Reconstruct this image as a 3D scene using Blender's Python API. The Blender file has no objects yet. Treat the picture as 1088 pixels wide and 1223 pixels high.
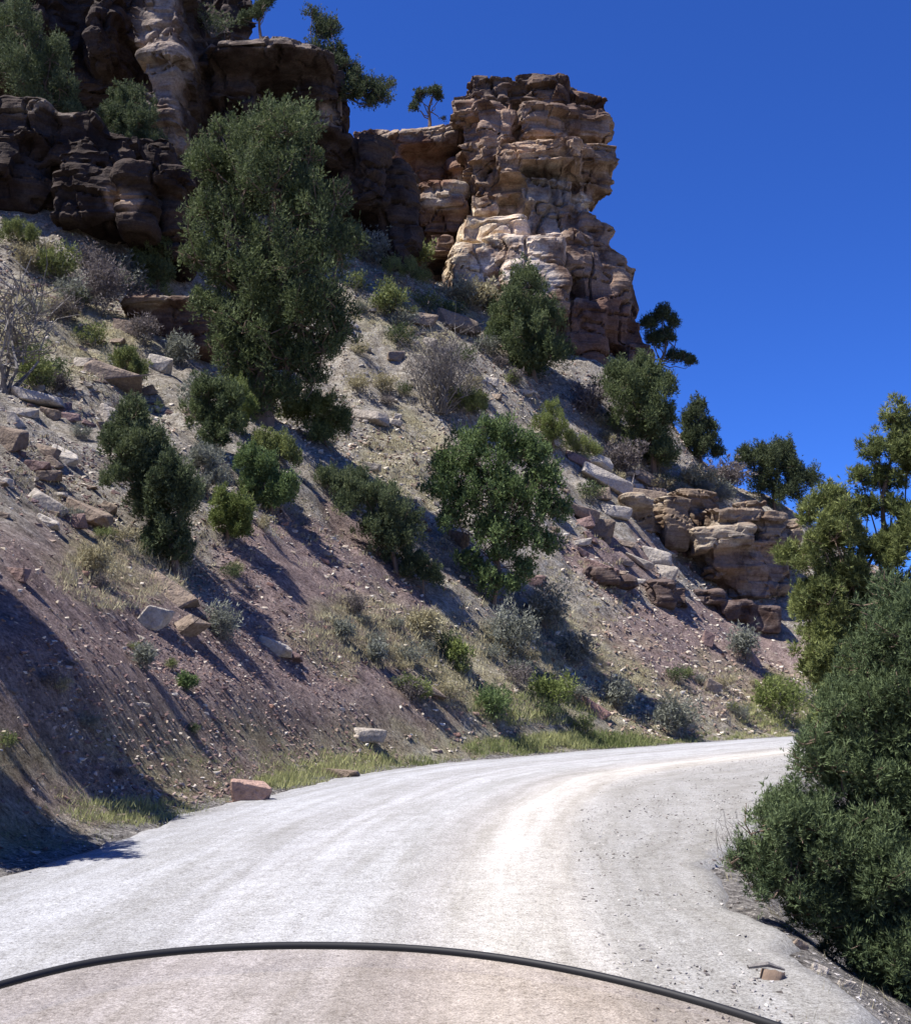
import bpy, bmesh, math, random
import numpy as np
from mathutils import Vector
R = math.radians
random.seed(7); rng = np.random.default_rng(11)
S = bpy.context.scene
col = S.collection

# ------------------------------------------------------------------ camera
F = 1300.0; CX, CY = 544.0, 611.5; HZ = 835.0; CAMZ = 1.6
PITCH = math.atan((HZ - CY) / F)
cam = bpy.data.objects.new('camera', bpy.data.cameras.new('camera')); col.objects.link(cam)
cam.location = (0, 0, CAMZ); cam.rotation_euler = (R(90) + PITCH, 0, 0)
cam.data.sensor_fit = 'HORIZONTAL'; cam.data.sensor_width = 36; cam.data.lens = F / 1088 * 36
cam.data.clip_start = 0.05; cam.data.clip_end = 5000
S.camera = cam
# ------------------------------------------------------------------ sky, sun, exposure
SUN_EL = R(61); SUN_DIR2 = np.array([-.95, -.32]); SUN_DIR2 /= np.linalg.norm(SUN_DIR2)
w = bpy.data.worlds.new('World'); S.world = w; w.use_nodes = True
nt = w.node_tree; nt.nodes.clear()
sky = nt.nodes.new('ShaderNodeTexSky'); sky.sky_type = 'NISHITA'; sky.sun_disc = False
sky.sun_elevation = SUN_EL; sky.sun_rotation = math.atan2(SUN_DIR2[0], SUN_DIR2[1])
sky.altitude = 2200; sky.air_density = 1.0; sky.dust_density = 0.0; sky.ozone_density = 3.0
hs = nt.nodes.new('ShaderNodeMix'); hs.data_type = 'RGBA'; hs.blend_type = 'MULTIPLY'
hs.inputs[0].default_value = 1.0; hs.inputs[7].default_value = (.32, .66, 1.5, 1)
bg = nt.nodes.new('ShaderNodeBackground'); bg.inputs[1].default_value = 0.064
out = nt.nodes.new('ShaderNodeOutputWorld')
nt.links.new(sky.outputs[0], hs.inputs[6]); nt.links.new(hs.outputs[2], bg.inputs[0]); nt.links.new(bg.outputs[0], out.inputs[0])
sd = Vector((SUN_DIR2[0] * math.cos(SUN_EL), SUN_DIR2[1] * math.cos(SUN_EL), math.sin(SUN_EL)))
sl = bpy.data.lights.new('sun', 'SUN'); sl.energy = 5.0; sl.angle = R(0.5); sl.color = (1, .955, .9)
so = bpy.data.objects.new('sun', sl); col.objects.link(so); so.rotation_euler = sd.to_track_quat('Z', 'Y').to_euler()
S.view_settings.view_transform = 'Standard'; S.view_settings.look = 'None'
S.view_settings.exposure = 0.98; S.view_settings.gamma = 1.0

# ------------------------------------------------------------------ helpers
cp, sp = math.cos(PITCH), math.sin(PITCH)
def P(x, v, Y):
    a = (x - CX) / F; b = -(v - CY) / F
    d = np.array([a, cp - b * sp, sp + b * cp]); d = d * (Y / d[1])
    return d + np.array([0, 0, CAMZ])
def proj(p):
    p = np.asarray(p, float); x = p[..., 0]; y = p[..., 1]; z = p[..., 2] - CAMZ
    f = y * cp + z * sp; u = -y * sp + z * cp
    f = np.where(np.abs(f) < 1e-3, 1e-3, f)
    return CX + F * x / f, CY - F * u / f
def hash3(ix, iy, iz, seed):
    h = (ix.astype(np.int64) * 374761393 + iy.astype(np.int64) * 668265263 + iz.astype(np.int64) * 2147483647 + seed * 974634777)
    h = (h ^ (h >> 13)) * 1274126177; h = h & 0x7fffffff; h = (h ^ (h >> 16)) & 0xffffff
    return h / float(0xffffff)
def noise(p, seed=0):
    p = np.asarray(p, float); i = np.floor(p).astype(np.int64); f = p - i; f = f * f * (3 - 2 * f); r = 0
    for dx in (0, 1):
        for dy in (0, 1):
            for dz in (0, 1):
                wgt = (f[..., 0] if dx else 1 - f[..., 0]) * (f[..., 1] if dy else 1 - f[..., 1]) * (f[..., 2] if dz else 1 - f[..., 2])
                r = r + wgt * hash3(i[..., 0] + dx, i[..., 1] + dy, i[..., 2] + dz, seed)
    return r * 2 - 1
def fbm(p, octaves=4, seed=0, gain=.5):
    r = 0; a = 1.0; p = np.asarray(p, float)
    for k in range(octaves):
        r = r + a * noise(p * 2.03 ** k + k * 17.3, seed + k); a *= gain
    return r
def sstep(a, b, x):
    t = np.clip((x - a) / (b - a), 0, 1); return t * t * (3 - 2 * t)
def mesh_np(name, verts, faces, smooth=False):
    """faces: (n,k) int array"""
    me = bpy.data.meshes.new(name); verts = np.asarray(verts, np.float32); faces = np.asarray(faces, np.int32)
    n, k = faces.shape
    me.vertices.add(len(verts)); me.vertices.foreach_set('co', verts.ravel())
    me.loops.add(n * k); me.loops.foreach_set('vertex_index', faces.ravel())
    me.polygons.add(n); me.polygons.foreach_set('loop_start', np.arange(n, dtype=np.int32) * k)
    me.polygons.foreach_set('loop_total', np.full(n, k, np.int32))
    me.polygons.foreach_set('use_smooth', np.full(n, smooth))
    me.update(calc_edges=True); return me
def attr_color(me, name, c):
    c = np.asarray(c, np.float32)
    if c.shape[1] == 3: c = np.c_[c, np.ones(len(c), np.float32)]
    a = me.color_attributes.new(name, 'FLOAT_COLOR', 'POINT'); a.data.foreach_set('color', c.astype(np.float32).ravel())
def attr_float(me, name, c):
    a = me.attributes.new(name, 'FLOAT', 'POINT'); a.data.foreach_set('value', np.asarray(c, np.float32))
def link(name, me, mat=None, parent=None):
    me.name = name
    o = bpy.data.objects.new(name, me); col.objects.link(o)
    if mat is not None and not me.materials: me.materials.append(mat)
    if parent is not None: o.parent = parent
    return o
def empty(name, loc):
    o = bpy.data.objects.new(name, None); col.objects.link(o); o.location = loc; o.empty_display_size = .3; return o
def tag(o, label=None, cat=None, group=None, kind=None):
    if label: o['label'] = label
    if cat: o['category'] = cat
    if group: o['group'] = group
    if kind: o['kind'] = kind
    return o

# ------------------------------------------------------------------ materials
def mat_new(name, rough=.9, spec=.2):
    m = bpy.data.materials.new(name); m.use_nodes = True; b = m.node_tree.nodes['Principled BSDF']
    b.inputs['Roughness'].default_value = rough; b.inputs['Specular IOR Level'].default_value = spec
    return m, m.node_tree, b
def N(nt, t, **kw):
    n = nt.nodes.new(t)
    for k, v in kw.items(): setattr(n, k, v)
    return n
def noise_n(nt, scale, detail=5, rough=.6, vec=None, mapscale=None):
    n = N(nt, 'ShaderNodeTexNoise'); n.inputs['Scale'].default_value = scale
    n.inputs['Detail'].default_value = detail; n.inputs['Roughness'].default_value = rough
    tc = N(nt, 'ShaderNodeNewGeometry') if vec is None else None
    src = tc.outputs['Position'] if vec is None else vec
    if mapscale:
        mp = N(nt, 'ShaderNodeMapping'); mp.inputs['Scale'].default_value = mapscale
        nt.links.new(src, mp.inputs['Vector']); src = mp.outputs[0]
    nt.links.new(src, n.inputs['Vector']); return n.outputs['Fac']
def ramp(nt, fac, stops):
    r = N(nt, 'ShaderNodeValToRGB'); e = r.color_ramp.elements
    while len(e) < len(stops): e.new(.5)
    for i, (p, c) in enumerate(stops):
        e[i].position = p; e[i].color = (*c, 1) if len(c) == 3 else c
    nt.links.new(fac, r.inputs[0]); return r.outputs[0]
def mix(nt, fac, a, b, mode='MIX'):
    m = N(nt, 'ShaderNodeMix', data_type='RGBA', blend_type=mode)
    for s, i in ((fac, 0), (a, 6), (b, 7)):
        if isinstance(s, (int, float)): m.inputs[i].default_value = s
        elif isinstance(s, tuple): m.inputs[i].default_value = (*s, 1)
        else: nt.links.new(s, m.inputs[i])
    return m.outputs[2]
def bump(nt, b, h, strength=.6, dist=.05, prev=None):
    n = N(nt, 'ShaderNodeBump'); n.inputs['Strength'].default_value = strength; n.inputs['Distance'].default_value = dist
    nt.links.new(h, n.inputs['Height'])
    if prev is not None: nt.links.new(prev, n.inputs['Normal'])
    nt.links.new(n.outputs[0], b.inputs['Normal']); return n.outputs[0]

def mat_rock():
    m, nt, b = mat_new('sandstone', .92, .15)
    at = N(nt, 'ShaderNodeAttribute'); at.attribute_name = 'tint'
    strat = noise_n(nt, 1.0, 6, .65, mapscale=(.25, .25, 2.6))
    blot = noise_n(nt, .55, 6, .6); fine = noise_n(nt, 7, 6, .7)
    c = ramp(nt, strat, [(.3, (.5, .43, .39)), (.45, (1.0, .97, .93)), (.55, (.8, .72, .66)), (.68, (1.15, 1.12, 1.07))])
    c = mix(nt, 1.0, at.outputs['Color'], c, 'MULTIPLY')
    c2 = ramp(nt, blot, [(.38, (.5, .42, .38)), (.52, (1, 1, 1)), (.68, (1.2, 1.1, 1))])
    c = mix(nt, 1.0, c, c2, 'MULTIPLY')
    c3 = ramp(nt, fine, [(.3, (.62, .6, .58)), (.55, (1.05, 1.04, 1.02)), (.75, (1.3, 1.27, 1.2))])
    c = mix(nt, 1.0, c, c3, 'MULTIPLY')
    nt.links.new(c, b.inputs['Base Color'])
    n1 = bump(nt, b, strat, .5, .35); n2 = bump(nt, b, fine, .6, .12, n1)
    return m
def mat_stone(name, c1, c2):
    m, nt, b = mat_new(name, .9, .2)
    oi = N(nt, 'ShaderNodeObjectInfo'); a = noise_n(nt, 9, 5, .7); l = noise_n(nt, 2.2, 4, .6)
    c = mix(nt, l, c1, c2)
    c = mix(nt, 1.0, c, ramp(nt, a, [(.3, (.6, .58, .56)), (.6, (1.1, 1.08, 1.05))]), 'MULTIPLY')
    r = ramp(nt, oi.outputs['Random'], [(0, (.75, .72, .7)), (1, (1.15, 1.13, 1.1))])
    c = mix(nt, 1.0, c, r, 'MULTIPLY'); nt.links.new(c, b.inputs['Base Color'])
    n1 = bump(nt, b, l, .8, .2); bump(nt, b, a, .9, .06, n1); return m
def mat_ground():
    m, nt, b = mat_new('hillside_soil', .95, .1)
    at = N(nt, 'ShaderNodeAttribute'); at.attribute_name = 'zone'   # r red soil, g grassy, b roadside gravel
    sep = N(nt, 'ShaderNodeSeparateColor'); nt.links.new(at.outputs['Color'], sep.inputs[0])
    big = noise_n(nt, .35, 5, .6); mid = noise_n(nt, 2.2, 6, .7); fine = noise_n(nt, 11, 6, .75)
    vo = N(nt, 'ShaderNodeTexVoronoi'); vo.inputs['Scale'].default_value = 5.5
    g = N(nt, 'ShaderNodeNewGeometry'); nt.links.new(g.outputs['Position'], vo.inputs['Vector'])
    red = ramp(nt, mid, [(.3, (.15, .11, .102)), (.5, (.265, .20, .183)), (.7, (.39, .31, .28))])
    tan = ramp(nt, mid, [(.3, (.12, .105, .088)), (.46, (.29, .258, .21)), (.7, (.48, .455, .405))])
    grs = ramp(nt, mid, [(.35, (.20, .17, .09)), (.6, (.36, .33, .18))])
    grv = ramp(nt, fine, [(.3, (.12, .11, .10)), (.7, (.38, .36, .335))])
    c = mix(nt, sep.outputs[0], tan, red)
    gm = N(nt, 'ShaderNodeMath', operation='MULTIPLY'); nt.links.new(sep.outputs[1], gm.inputs[0])
    nt.links.new(ramp(nt, big, [(.4, (.2, .2, .2)), (.6, (1, 1, 1))]), gm.inputs[1])
    c = mix(nt, gm.outputs[0], c, grs)
    c = mix(nt, sep.outputs[2], c, grv)
    grit = noise_n(nt, 42, 4, .8); c = mix(nt, 1.0, c, ramp(nt, grit, [(.34, (.55, .53, .52)), (.5, (1, 1, 1)), (.66, (1.4, 1.38, 1.35))]), 'MULTIPLY')
    # pale stone chips pressed into the soil
    chip = ramp(nt, vo.outputs['Distance'], [(.12, (1, 1, 1)), (.2, (0, 0, 0))])
    vo2 = ramp(nt, noise_n(nt, 1.1, 4, .6), [(.5, (0, 0, 0)), (.62, (1, 1, 1))])
    cm = mix(nt, 1.0, chip, vo2, 'MULTIPLY')
    c = mix(nt, cm, c, (.52, .46, .39))
    c = mix(nt, 1.0, c, ramp(nt, fine, [(.34, (.42, .40, .39)), (.5, (1, 1, 1)), (.66, (1.5, 1.48, 1.44))]), 'MULTIPLY')
    nt.links.new(c, b.inputs['Base Color'])
    n1 = bump(nt, b, mid, 1, .3); bump(nt, b, fine, 1, .12, n1)
    return m
def mat_road():
    m, nt, b = mat_new('road_gravel', .95, .1)
    at = N(nt, 'ShaderNodeAttribute'); at.attribute_name = 'across'
    al = N(nt, 'ShaderNodeAttribute'); al.attribute_name = 'along'
    base = ramp(nt, at.outputs['Fac'], [(.0, (.30, .29, .28)), (.08, (.37, .365, .36)), (.20, (.43, .425, .42)), (.30, (.38, .37, .355)),
        (.38, (.44, .43, .42)), (.52, (.435, .425, .405)), (.60, (.41, .385, .35)), (.68, (.56, .525, .465)), (.76, (.47, .435, .38)), (.80, (.39, .37, .335)), (.86, (.345, .33, .30)), (1., (.32, .305, .275))])
    cv = N(nt, 'ShaderNodeCombineXYZ'); nt.links.new(at.outputs['Fac'], cv.inputs[0]); nt.links.new(al.outputs['Fac'], cv.inputs[1])
    streak = noise_n(nt, 1, 5, .6, vec=cv.outputs[0], mapscale=(26, .22, 1))
    fine = noise_n(nt, 26, 5, .8); mid = noise_n(nt, 3.5, 5, .7)
    c = mix(nt, 1.0, base, ramp(nt, streak, [(.36, (.84, .83, .80)), (.6, (1.07, 1.07, 1.07))]), 'MULTIPLY')
    c = mix(nt, 1.0, c, ramp(nt, mid, [(.35, (.88, .87, .86)), (.62, (1.05, 1.05, 1.05))]), 'MULTIPLY')
    c = mix(nt, 1.0, c, ramp(nt, fine, [(.3, (.42, .4, .38)), (.46, (.95, .95, .95)), (.56, (1.05, 1.05, 1.05)), (.7, (1.5, 1.5, 1.5))]), 'MULTIPLY')
    c = mix(nt, 1.0, c, (.83, .855, .90), 'MULTIPLY')
    grit = noise_n(nt, 75, 3, .8); c = mix(nt, 1.0, c, ramp(nt, grit, [(.36, (.6, .58, .56)), (.5, (1, 1, 1)), (.64, (1.25, 1.25, 1.25))]), 'MULTIPLY')
    nt.links.new(c, b.inputs['Base Color'])
    n1 = bump(nt, b, fine, .7, .02); bump(nt, b, streak, .3, .03, n1)
    return m
def mat_leaf(name, c1, c2, trans=.25):
    m, nt, b = mat_new(name, .75, .25)
    at = N(nt, 'ShaderNodeAttribute'); at.attribute_name = 'var'
    c = mix(nt, at.outputs['Fac'], c1, c2)
    nt.links.new(c, b.inputs['Base Color'])
    tr = N(nt, 'ShaderNodeBsdfTranslucent'); nt.links.new(c, tr.inputs[0])
    ms = N(nt, 'ShaderNodeMixShader'); ms.inputs[0].default_value = trans
    nt.links.new(b.outputs[0], ms.inputs[1]); nt.links.new(tr.outputs[0], ms.inputs[2])
    nt.links.new(ms.outputs[0], nt.nodes['Material Output'].inputs[0]); return m
def mat_bark(name, c1, c2):
    m, nt, b = mat_new(name, .9, .1)
    n = noise_n(nt, 6, 5, .7, mapscale=(3, 3, .6)); nt.links.new(mix(nt, n, c1, c2), b.inputs['Base Color']); bump(nt, b, n, .6, .03); return m
M = dict(rock=mat_rock(), ground=mat_ground(), road=mat_road(),
    juniper=mat_leaf('juniper_leaf', (.045, .065, .028), (.15, .185, .075)),
    olive=mat_leaf('olive_juniper_leaf', (.075, .10, .036), (.25, .28, .095)),
    near=mat_leaf('roadside_juniper_leaf', (.04, .066, .032), (.145, .19, .085)),
    pine=mat_leaf('pine_needles', (.035, .05, .026), (.11, .135, .06)),
    dark=mat_leaf('dark_juniper_leaf', (.045, .065, .032), (.145, .175, .08)),
    bright=mat_leaf('oak_leaf', (.06, .10, .036), (.17, .23, .085)),
    lime=mat_leaf('fresh_shrub_leaf', (.09, .12, .03), (.22, .26, .08)),
    sage=mat_leaf('sage_leaf', (.12, .13, .10), (.28, .29, .24)),
    twig=mat_leaf('dry_twig', (.10, .085, .08), (.22, .19, .18)),
    grass=mat_leaf('green_grass', (.12, .155, .05), (.36, .36, .16)),
    straw=mat_leaf('dry_grass', (.24, .21, .12), (.48, .44, .28)),
    bark=mat_bark('juniper_bark', (.10, .07, .05), (.24, .18, .14)),
    grey_bark=mat_bark('weathered_bark', (.12, .11, .10), (.26, .24, .22)),
    pale=mat_stone('pale_limestone', (.5, .475, .43), (.34, .31, .27)),
    tan=mat_stone('tan_sandstone', (.29, .245, .2), (.2, .155, .125)),
    red=mat_stone('red_sandstone', (.31, .19, .155), (.2, .13, .11)),
    pink=mat_stone('pink_sandstone', (.46, .335, .29), (.34, .23, .195)),
    dusk=mat_stone('purple_shale', (.16, .11, .11), (.26, .19, .18)))

# ------------------------------------------------------------------ road edge polylines
def catmull(pts, n=12):
    pts = np.array(pts, float); q = np.vstack([2 * pts[0] - pts[1], pts, 2 * pts[-1] - pts[-2]]); r = []
    for i in range(1, len(q) - 2):
        for k in range(n):
            t = k / n; p0, p1, p2, p3 = q[i - 1], q[i], q[i + 1], q[i + 2]
            r.append(.5 * ((2 * p1) + (-p0 + p2) * t + (2 * p0 - 5 * p1 + 4 * p2 - p3) * t * t + (-p0 + 3 * p1 - 3 * p2 + p3) * t ** 3))
    r.append(q[-2]); return np.array(r)
# x, y, width of driven track, width of track + shoulder
LP = catmull([(-4.9, -40, 5.6, 6.8), (-4.6, -15, 5.6, 6.8), (-4.4, 0, 5.5, 6.5), (-4.2, 10.1, 5.4, 6.7), (-3.3, 18.9, 5.7, 8.6), (-.9, 27, 6.0, 9.0),
    (6.9, 38.6, 6.2, 9.5), (16.2, 49.5, 6.2, 9.5), (29, 59, 6.2, 8.5), (46, 65, 6, 8), (75, 66, 6, 8), (110, 58, 6, 8)])
def sdist(x, y):
    x = np.ravel(x); y = np.ravel(y); best = np.full(len(x), 1e18); sg = np.zeros(len(x)); wt = np.zeros(len(x)); ws = np.zeros(len(x))
    for i in range(len(LP) - 1):
        a = LP[i]; bb = LP[i + 1]; e = bb[:2] - a[:2]; L2 = e @ e
        t = np.clip(((x - a[0]) * e[0] + (y - a[1]) * e[1]) / L2, 0, 1)
        dx = x - (a[0] + t * e[0]); dy = y - (a[1] + t * e[1]); d = dx * dx + dy * dy; m = d < best
        best = np.where(m, d, best); sg = np.where(m, np.sign(e[0] * dy - e[1] * dx), sg)
        wt = np.where(m, a[2] + t * (bb[2] - a[2]), wt); ws = np.where(m, a[3] + t * (bb[3] - a[3]), ws)
    return np.sqrt(best) * np.where(sg == 0, 1, sg), wt, ws

# ------------------------------------------------------------------ hillside heights
ctl = []
for i in range(0, len(LP), 10): ctl.append((LP[i][0], LP[i][1], 0))
for x, v, d in [(0, 290, 52), (100, 300, 54), (215, 330, 57), (0, 450, 35), (0, 620, 22), (150, 560, 30), (150, 420, 46), (0, 800, 14.2), (250, 405, 56), (330, 290, 66), (400, 280, 70),
    (450, 315, 74), (530, 330, 76), (600, 385, 75), (660, 430, 74), (730, 450, 74), (775, 455, 77), (822, 548, 77), (880, 577, 78), (950, 607, 80),
    (450, 480, 56), (600, 560, 54), (600, 480, 62), (750, 600, 62), (860, 720, 61), (940, 760, 60), (700, 700, 50), (300, 650, 31), (330, 500, 44), (400, 720, 32), (550, 700, 41), (500, 800, 32), (650, 800, 41), (150, 800, 18), (800, 800, 48),
    (100, 180, 60), (30, 190, 58), (190, 205, 63)]:
    ctl.append(tuple(P(x, v, d)))
ctl += [(-22, 8, 14), (-34, -5, 22), (-20, -25, 12), (-60, 20, 40), (-70, 60, 44), (-50, 100, 44), (0, 110, 34), (-20, 90, 38), (22, 100, 10), (40, 95, 2), (60, 100, 0), (10, 140, 20), (30, 84, 9), (45, 80, 3)]
ctl = np.array(ctl, float)
def U(r2): return .5 * r2 * np.log(r2 + 1e-9)
n = len(ctl); K = U(((ctl[:, None, :2] - ctl[None, :, :2]) ** 2).sum(-1)) + np.eye(n) * 6.0
A = np.zeros((n + 3, n + 3)); A[:n, :n] = K; A[:n, n] = 1; A[:n, n + 1:] = ctl[:, :2]; A[n:, :n] = A[:n, n:].T
W = np.linalg.solve(A, np.r_[ctl[:, 2], 0, 0, 0])
def tps(x, y):
    r = W[n] + W[n + 1] * x + W[n + 2] * y
    for i in range(n): r = r + W[i] * U((x - ctl[i, 0]) ** 2 + (y - ctl[i, 1]) ** 2)
    return r
def axis(a0, a1, step, far_lo, far_hi):
    c = list(np.arange(a0, a1 + 1e-6, step)); s = step; p = a1
    while p < far_hi: s *= 1.22; p += s; c.append(p)
    s = step; p = a0
    while p > far_lo: s *= 1.22; p -= s; c.insert(0, p)
    return np.array(c)
gx = axis(-32, 32, .2, -900, 1200); gy = axis(4, 90, .2, -300, 1800)
GX, GY = np.meshgrid(gx, gy); X = GX.ravel(); Y = GY.ravel()
s, wt, ws = sdist(X, Y)
h = tps(np.clip(X, -75, 80), np.clip(Y, -40, 150))
outm = sstep(60, 200, np.maximum(np.abs(X) - 40, np.abs(Y - 50) - 50))
h = h * (1 - outm) + outm * np.where(X < 0, 30, 0)
h = np.clip(h, 0, 60)
nearw = 1 - sstep(60, 150, Y)
h = np.maximum(h, np.minimum(np.maximum(s, 0) * .5, 3) * nearw * (X < 40))
pp = np.c_[X, Y, X * 0]
dirs = np.c_[X * .6 + Y * .2, Y * .6 - X * .2, X * 0]
nz = .55 * fbm(pp / 7, 3, 3) + .30 * fbm(pp / 1.9, 3, 5) + .11 * fbm(pp / .55, 2, 9)
gul = np.abs(fbm(np.c_[(X + Y * .25) / 14, (Y - .35 * X) / 2.6, X * 0], 3, 21)); nz = nz - .16 * (1 - gul) ** 3
hill = h * sstep(-.2, 2.0, s) + nz * sstep(.1, 3.5, s) * np.clip(.45 + h / 12, 0, 1.3) + .04 * fbm(pp / .4, 2, 8) * sstep(-.1, .5, s)
e = -s - ws
drop = -.62 * np.clip(e, 0, 14) + .25 * fbm(pp / 1.6, 3, 31) * sstep(0, 2, e)
farh = 26 * np.clip(fbm(pp / 260, 3, 44) + .15, 0, 1) * sstep(150, 500, np.hypot(X, Y))
Z = np.where(s > 0, hill, -.06 + 0 * X) ; Z = np.where(e > -.15, -.06 + drop * sstep(-.15, .6, e), Z) + farh
Z = np.where((s <= 0) & (e <= -.15), -.06, Z); ZG = Z.reshape(GX.shape)
def hz(x, y):
    i = int(np.clip(np.searchsorted(gx, x) - 1, 0, len(gx) - 2)); j = int(np.clip(np.searchsorted(gy, y) - 1, 0, len(gy) - 2))
    a = (x - gx[i]) / (gx[i + 1] - gx[i]); b = (y - gy[j]) / (gy[j + 1] - gy[j])
    return (ZG[j, i] * (1 - a) + ZG[j, i + 1] * a) * (1 - b) + (ZG[j + 1, i] * (1 - a) + ZG[j + 1, i + 1] * a) * b
def hzv(x, y):
    i = np.clip(np.searchsorted(gx, x) - 1, 0, len(gx) - 2); j = np.clip(np.searchsorted(gy, y) - 1, 0, len(gy) - 2)
    a = (x - gx[i]) / (gx[i + 1] - gx[i]); b = (y - gy[j]) / (gy[j + 1] - gy[j])
    return (ZG[j, i] * (1 - a) + ZG[j, i + 1] * a) * (1 - b) + (ZG[j + 1, i] * (1 - a) + ZG[j + 1, i + 1] * a) * b
DD = np.concatenate([np.arange(3, 30, .06), np.arange(30, 140, .15)])
def cast(x, v, dmax=88):
    """where the sight line of a photo pixel meets the ground"""
    q = P(x, v, 1.0) - np.array([0, 0, CAMZ]); pts = q[None, :] * DD[:, None]; pts[:, 2] += CAMZ
    g = hzv(pts[:, 0], pts[:, 1]); k = np.nonzero((g > pts[:, 2]) & (DD < dmax))[0]
    if len(k) == 0: return None
    p = pts[k[0]].copy(); p[2] = hz(p[0], p[1]); return p
nx, ny = len(gx), len(gy); idx = np.arange(nx * ny).reshape(ny, nx)
quads = np.stack([idx[:-1, :-1], idx[:-1, 1:], idx[1:, 1:], idx[1:, :-1]], -1).reshape(-1, 4)
gm = mesh_np('ground', np.c_[X, Y, Z], quads, True)
ui, vi = proj(np.c_[X, Y, Z])
def blobmask(spec):
    r = np.zeros(len(X))
    jx = ui + 28 * noise(pp / 1.5, 61); jv = vi + 28 * noise(pp / 1.5, 62)
    for cx, cv, rx, rv in spec: r = np.maximum(r, 1 - sstep(.75, 1.25, np.hypot((jx - cx) / rx, (jv - cv) / rv)))
    return np.where(Y > 3, r, .6)
redz = blobmask([(60, 800, 200, 170), (200, 860, 190, 140), (330, 800, 170, 110), (400, 680, 90, 70), (470, 740, 60, 60), (330, 680, 90, 60), (820, 760, 110, 50), (900, 800, 70, 60), (730, 670, 60, 40), (470, 850, 80, 60)])
grz = blobmask([(440, 760, 90, 45), (620, 800, 150, 70), (800, 840, 160, 50), (280, 910, 400, 40), (500, 360, 100, 60), (60, 400, 160, 60), (150, 680, 90, 50), (480, 550, 60, 60), (930, 840, 60, 50)])
grz = np.maximum(grz * .8, (1 - sstep(.5, 2.2, s)) * .85 * (s > 0))
attr_color(gm, 'zone', np.c_[redz, grz, (s < .3) & (e < 1.5)])
ground = tag(link('ground', gm, M['ground']), kind='structure')

# ------------------------------------------------------------------ road
nA = 60; d2 = np.gradient(LP[:, :2], axis=0); d2 /= np.linalg.norm(d2, axis=1)[:, None]; nr = np.c_[d2[:, 1], -d2[:, 0]]
fineN = 700; tt = np.linspace(0, len(LP) - 1, fineN); ii = np.clip(tt.astype(int), 0, len(LP) - 2); ff = (tt - ii)[:, None]
LPf = LP[ii] * (1 - ff) + LP[ii + 1] * ff; nrf = nr[ii] * (1 - ff) + nr[ii + 1] * ff
al = np.r_[0, np.cumsum(np.linalg.norm(np.diff(LPf[:, :2], axis=0), axis=1))]
us = np.linspace(0, 1, nA); V = []; AC = []; AL = []
for k in range(fineN):
    wj0 = -.18 * noise(np.array([al[k] * .7, 3.3, 0]), 2) - .1 * noise(np.array([al[k] * 2.7, 9.3, 0]), 2)
    wid = LPf[k, 3] + .25 * noise(np.array([al[k] * .5, 1, 0]), 4) + .12 * noise(np.array([al[k] * 2.1, 1, 0]), 5); tr = LPf[k, 2]
    for u in us:
        wpos = wj0 + u * (wid - wj0)
        zz = .01 + .05 * math.sin(math.pi * np.clip(wpos / tr, 0, 1)) - .018 * math.exp(-((wpos / tr - .78) / .06) ** 2) - .014 * math.exp(-((wpos / tr - .45) / .06) ** 2)
        if u == 0 or u == 1: zz = -.09
        V.append((*(LPf[k, :2] + nrf[k] * wpos), zz)); AL.append(al[k])
        AC.append(.8 * wpos / tr if wpos < tr else .8 + .2 * (wpos - tr) / max(wid - tr, .1))
V = np.array(V); V[:, 2] += .008 * noise(V * 1.3, 4)
V[:, 2] += np.where(V[:, 2] > -.05, .006 * noise(V * 6, 5), 0)
idr = np.arange(fineN * nA).reshape(fineN, nA); q = np.stack([idr[:-1, :-1], idr[:-1, 1:], idr[1:, 1:], idr[1:, :-1]], -1).reshape(-1, 4)[:, ::-1]
rm = mesh_np('road', V, q, True); attr_float(rm, 'across', AC); attr_float(rm, 'along', AL)
tag(link('road', rm, M['road']), kind='structure')

# ------------------------------------------------------------------ rock masses
def cube_sphere(k=9):
    vs = []; fs = []; t = np.linspace(-1, 1, k)
    for ax in range(3):
        for sg in (-1, 1):
            base = len(vs)
            for a in t:
                for b_ in t:
                    p = [0, 0, 0]; p[ax] = sg; p[(ax + 1) % 3] = a; p[(ax + 2) % 3] = b_; vs.append(p)
            for i in range(k - 1):
                for j in range(k - 1):
                    f = [base + i * k + j, base + (i + 1) * k + j, base + (i + 1) * k + j + 1, base + i * k + j + 1]
                    fs.append(f if sg > 0 else f[::-1])
    return np.array(vs, float), np.array(fs)
CSV, CSF = cube_sphere()
def block(c, half, rot=0, pw=5, tilt=0, jit=.12, seed=0):
    v = CSV / ((np.abs(CSV) ** pw).sum(1) ** (1 / pw))[:, None]
    v = v * (1 + jit * fbm(v * 1.3 + seed * 3.1, 2, seed)[:, None])
    v = v * np.asarray(half)[None, :]
    ct, st = math.cos(tilt), math.sin(tilt); v = np.c_[v[:, 0] * ct - v[:, 2] * st, v[:, 1], v[:, 0] * st + v[:, 2] * ct]
    cr, sr = math.cos(rot), math.sin(rot); v = np.c_[v[:, 0] * cr - v[:, 1] * sr, v[:, 0] * sr + v[:, 1] * cr, v[:, 2]]
    return v + np.asarray(c)[None, :]
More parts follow.
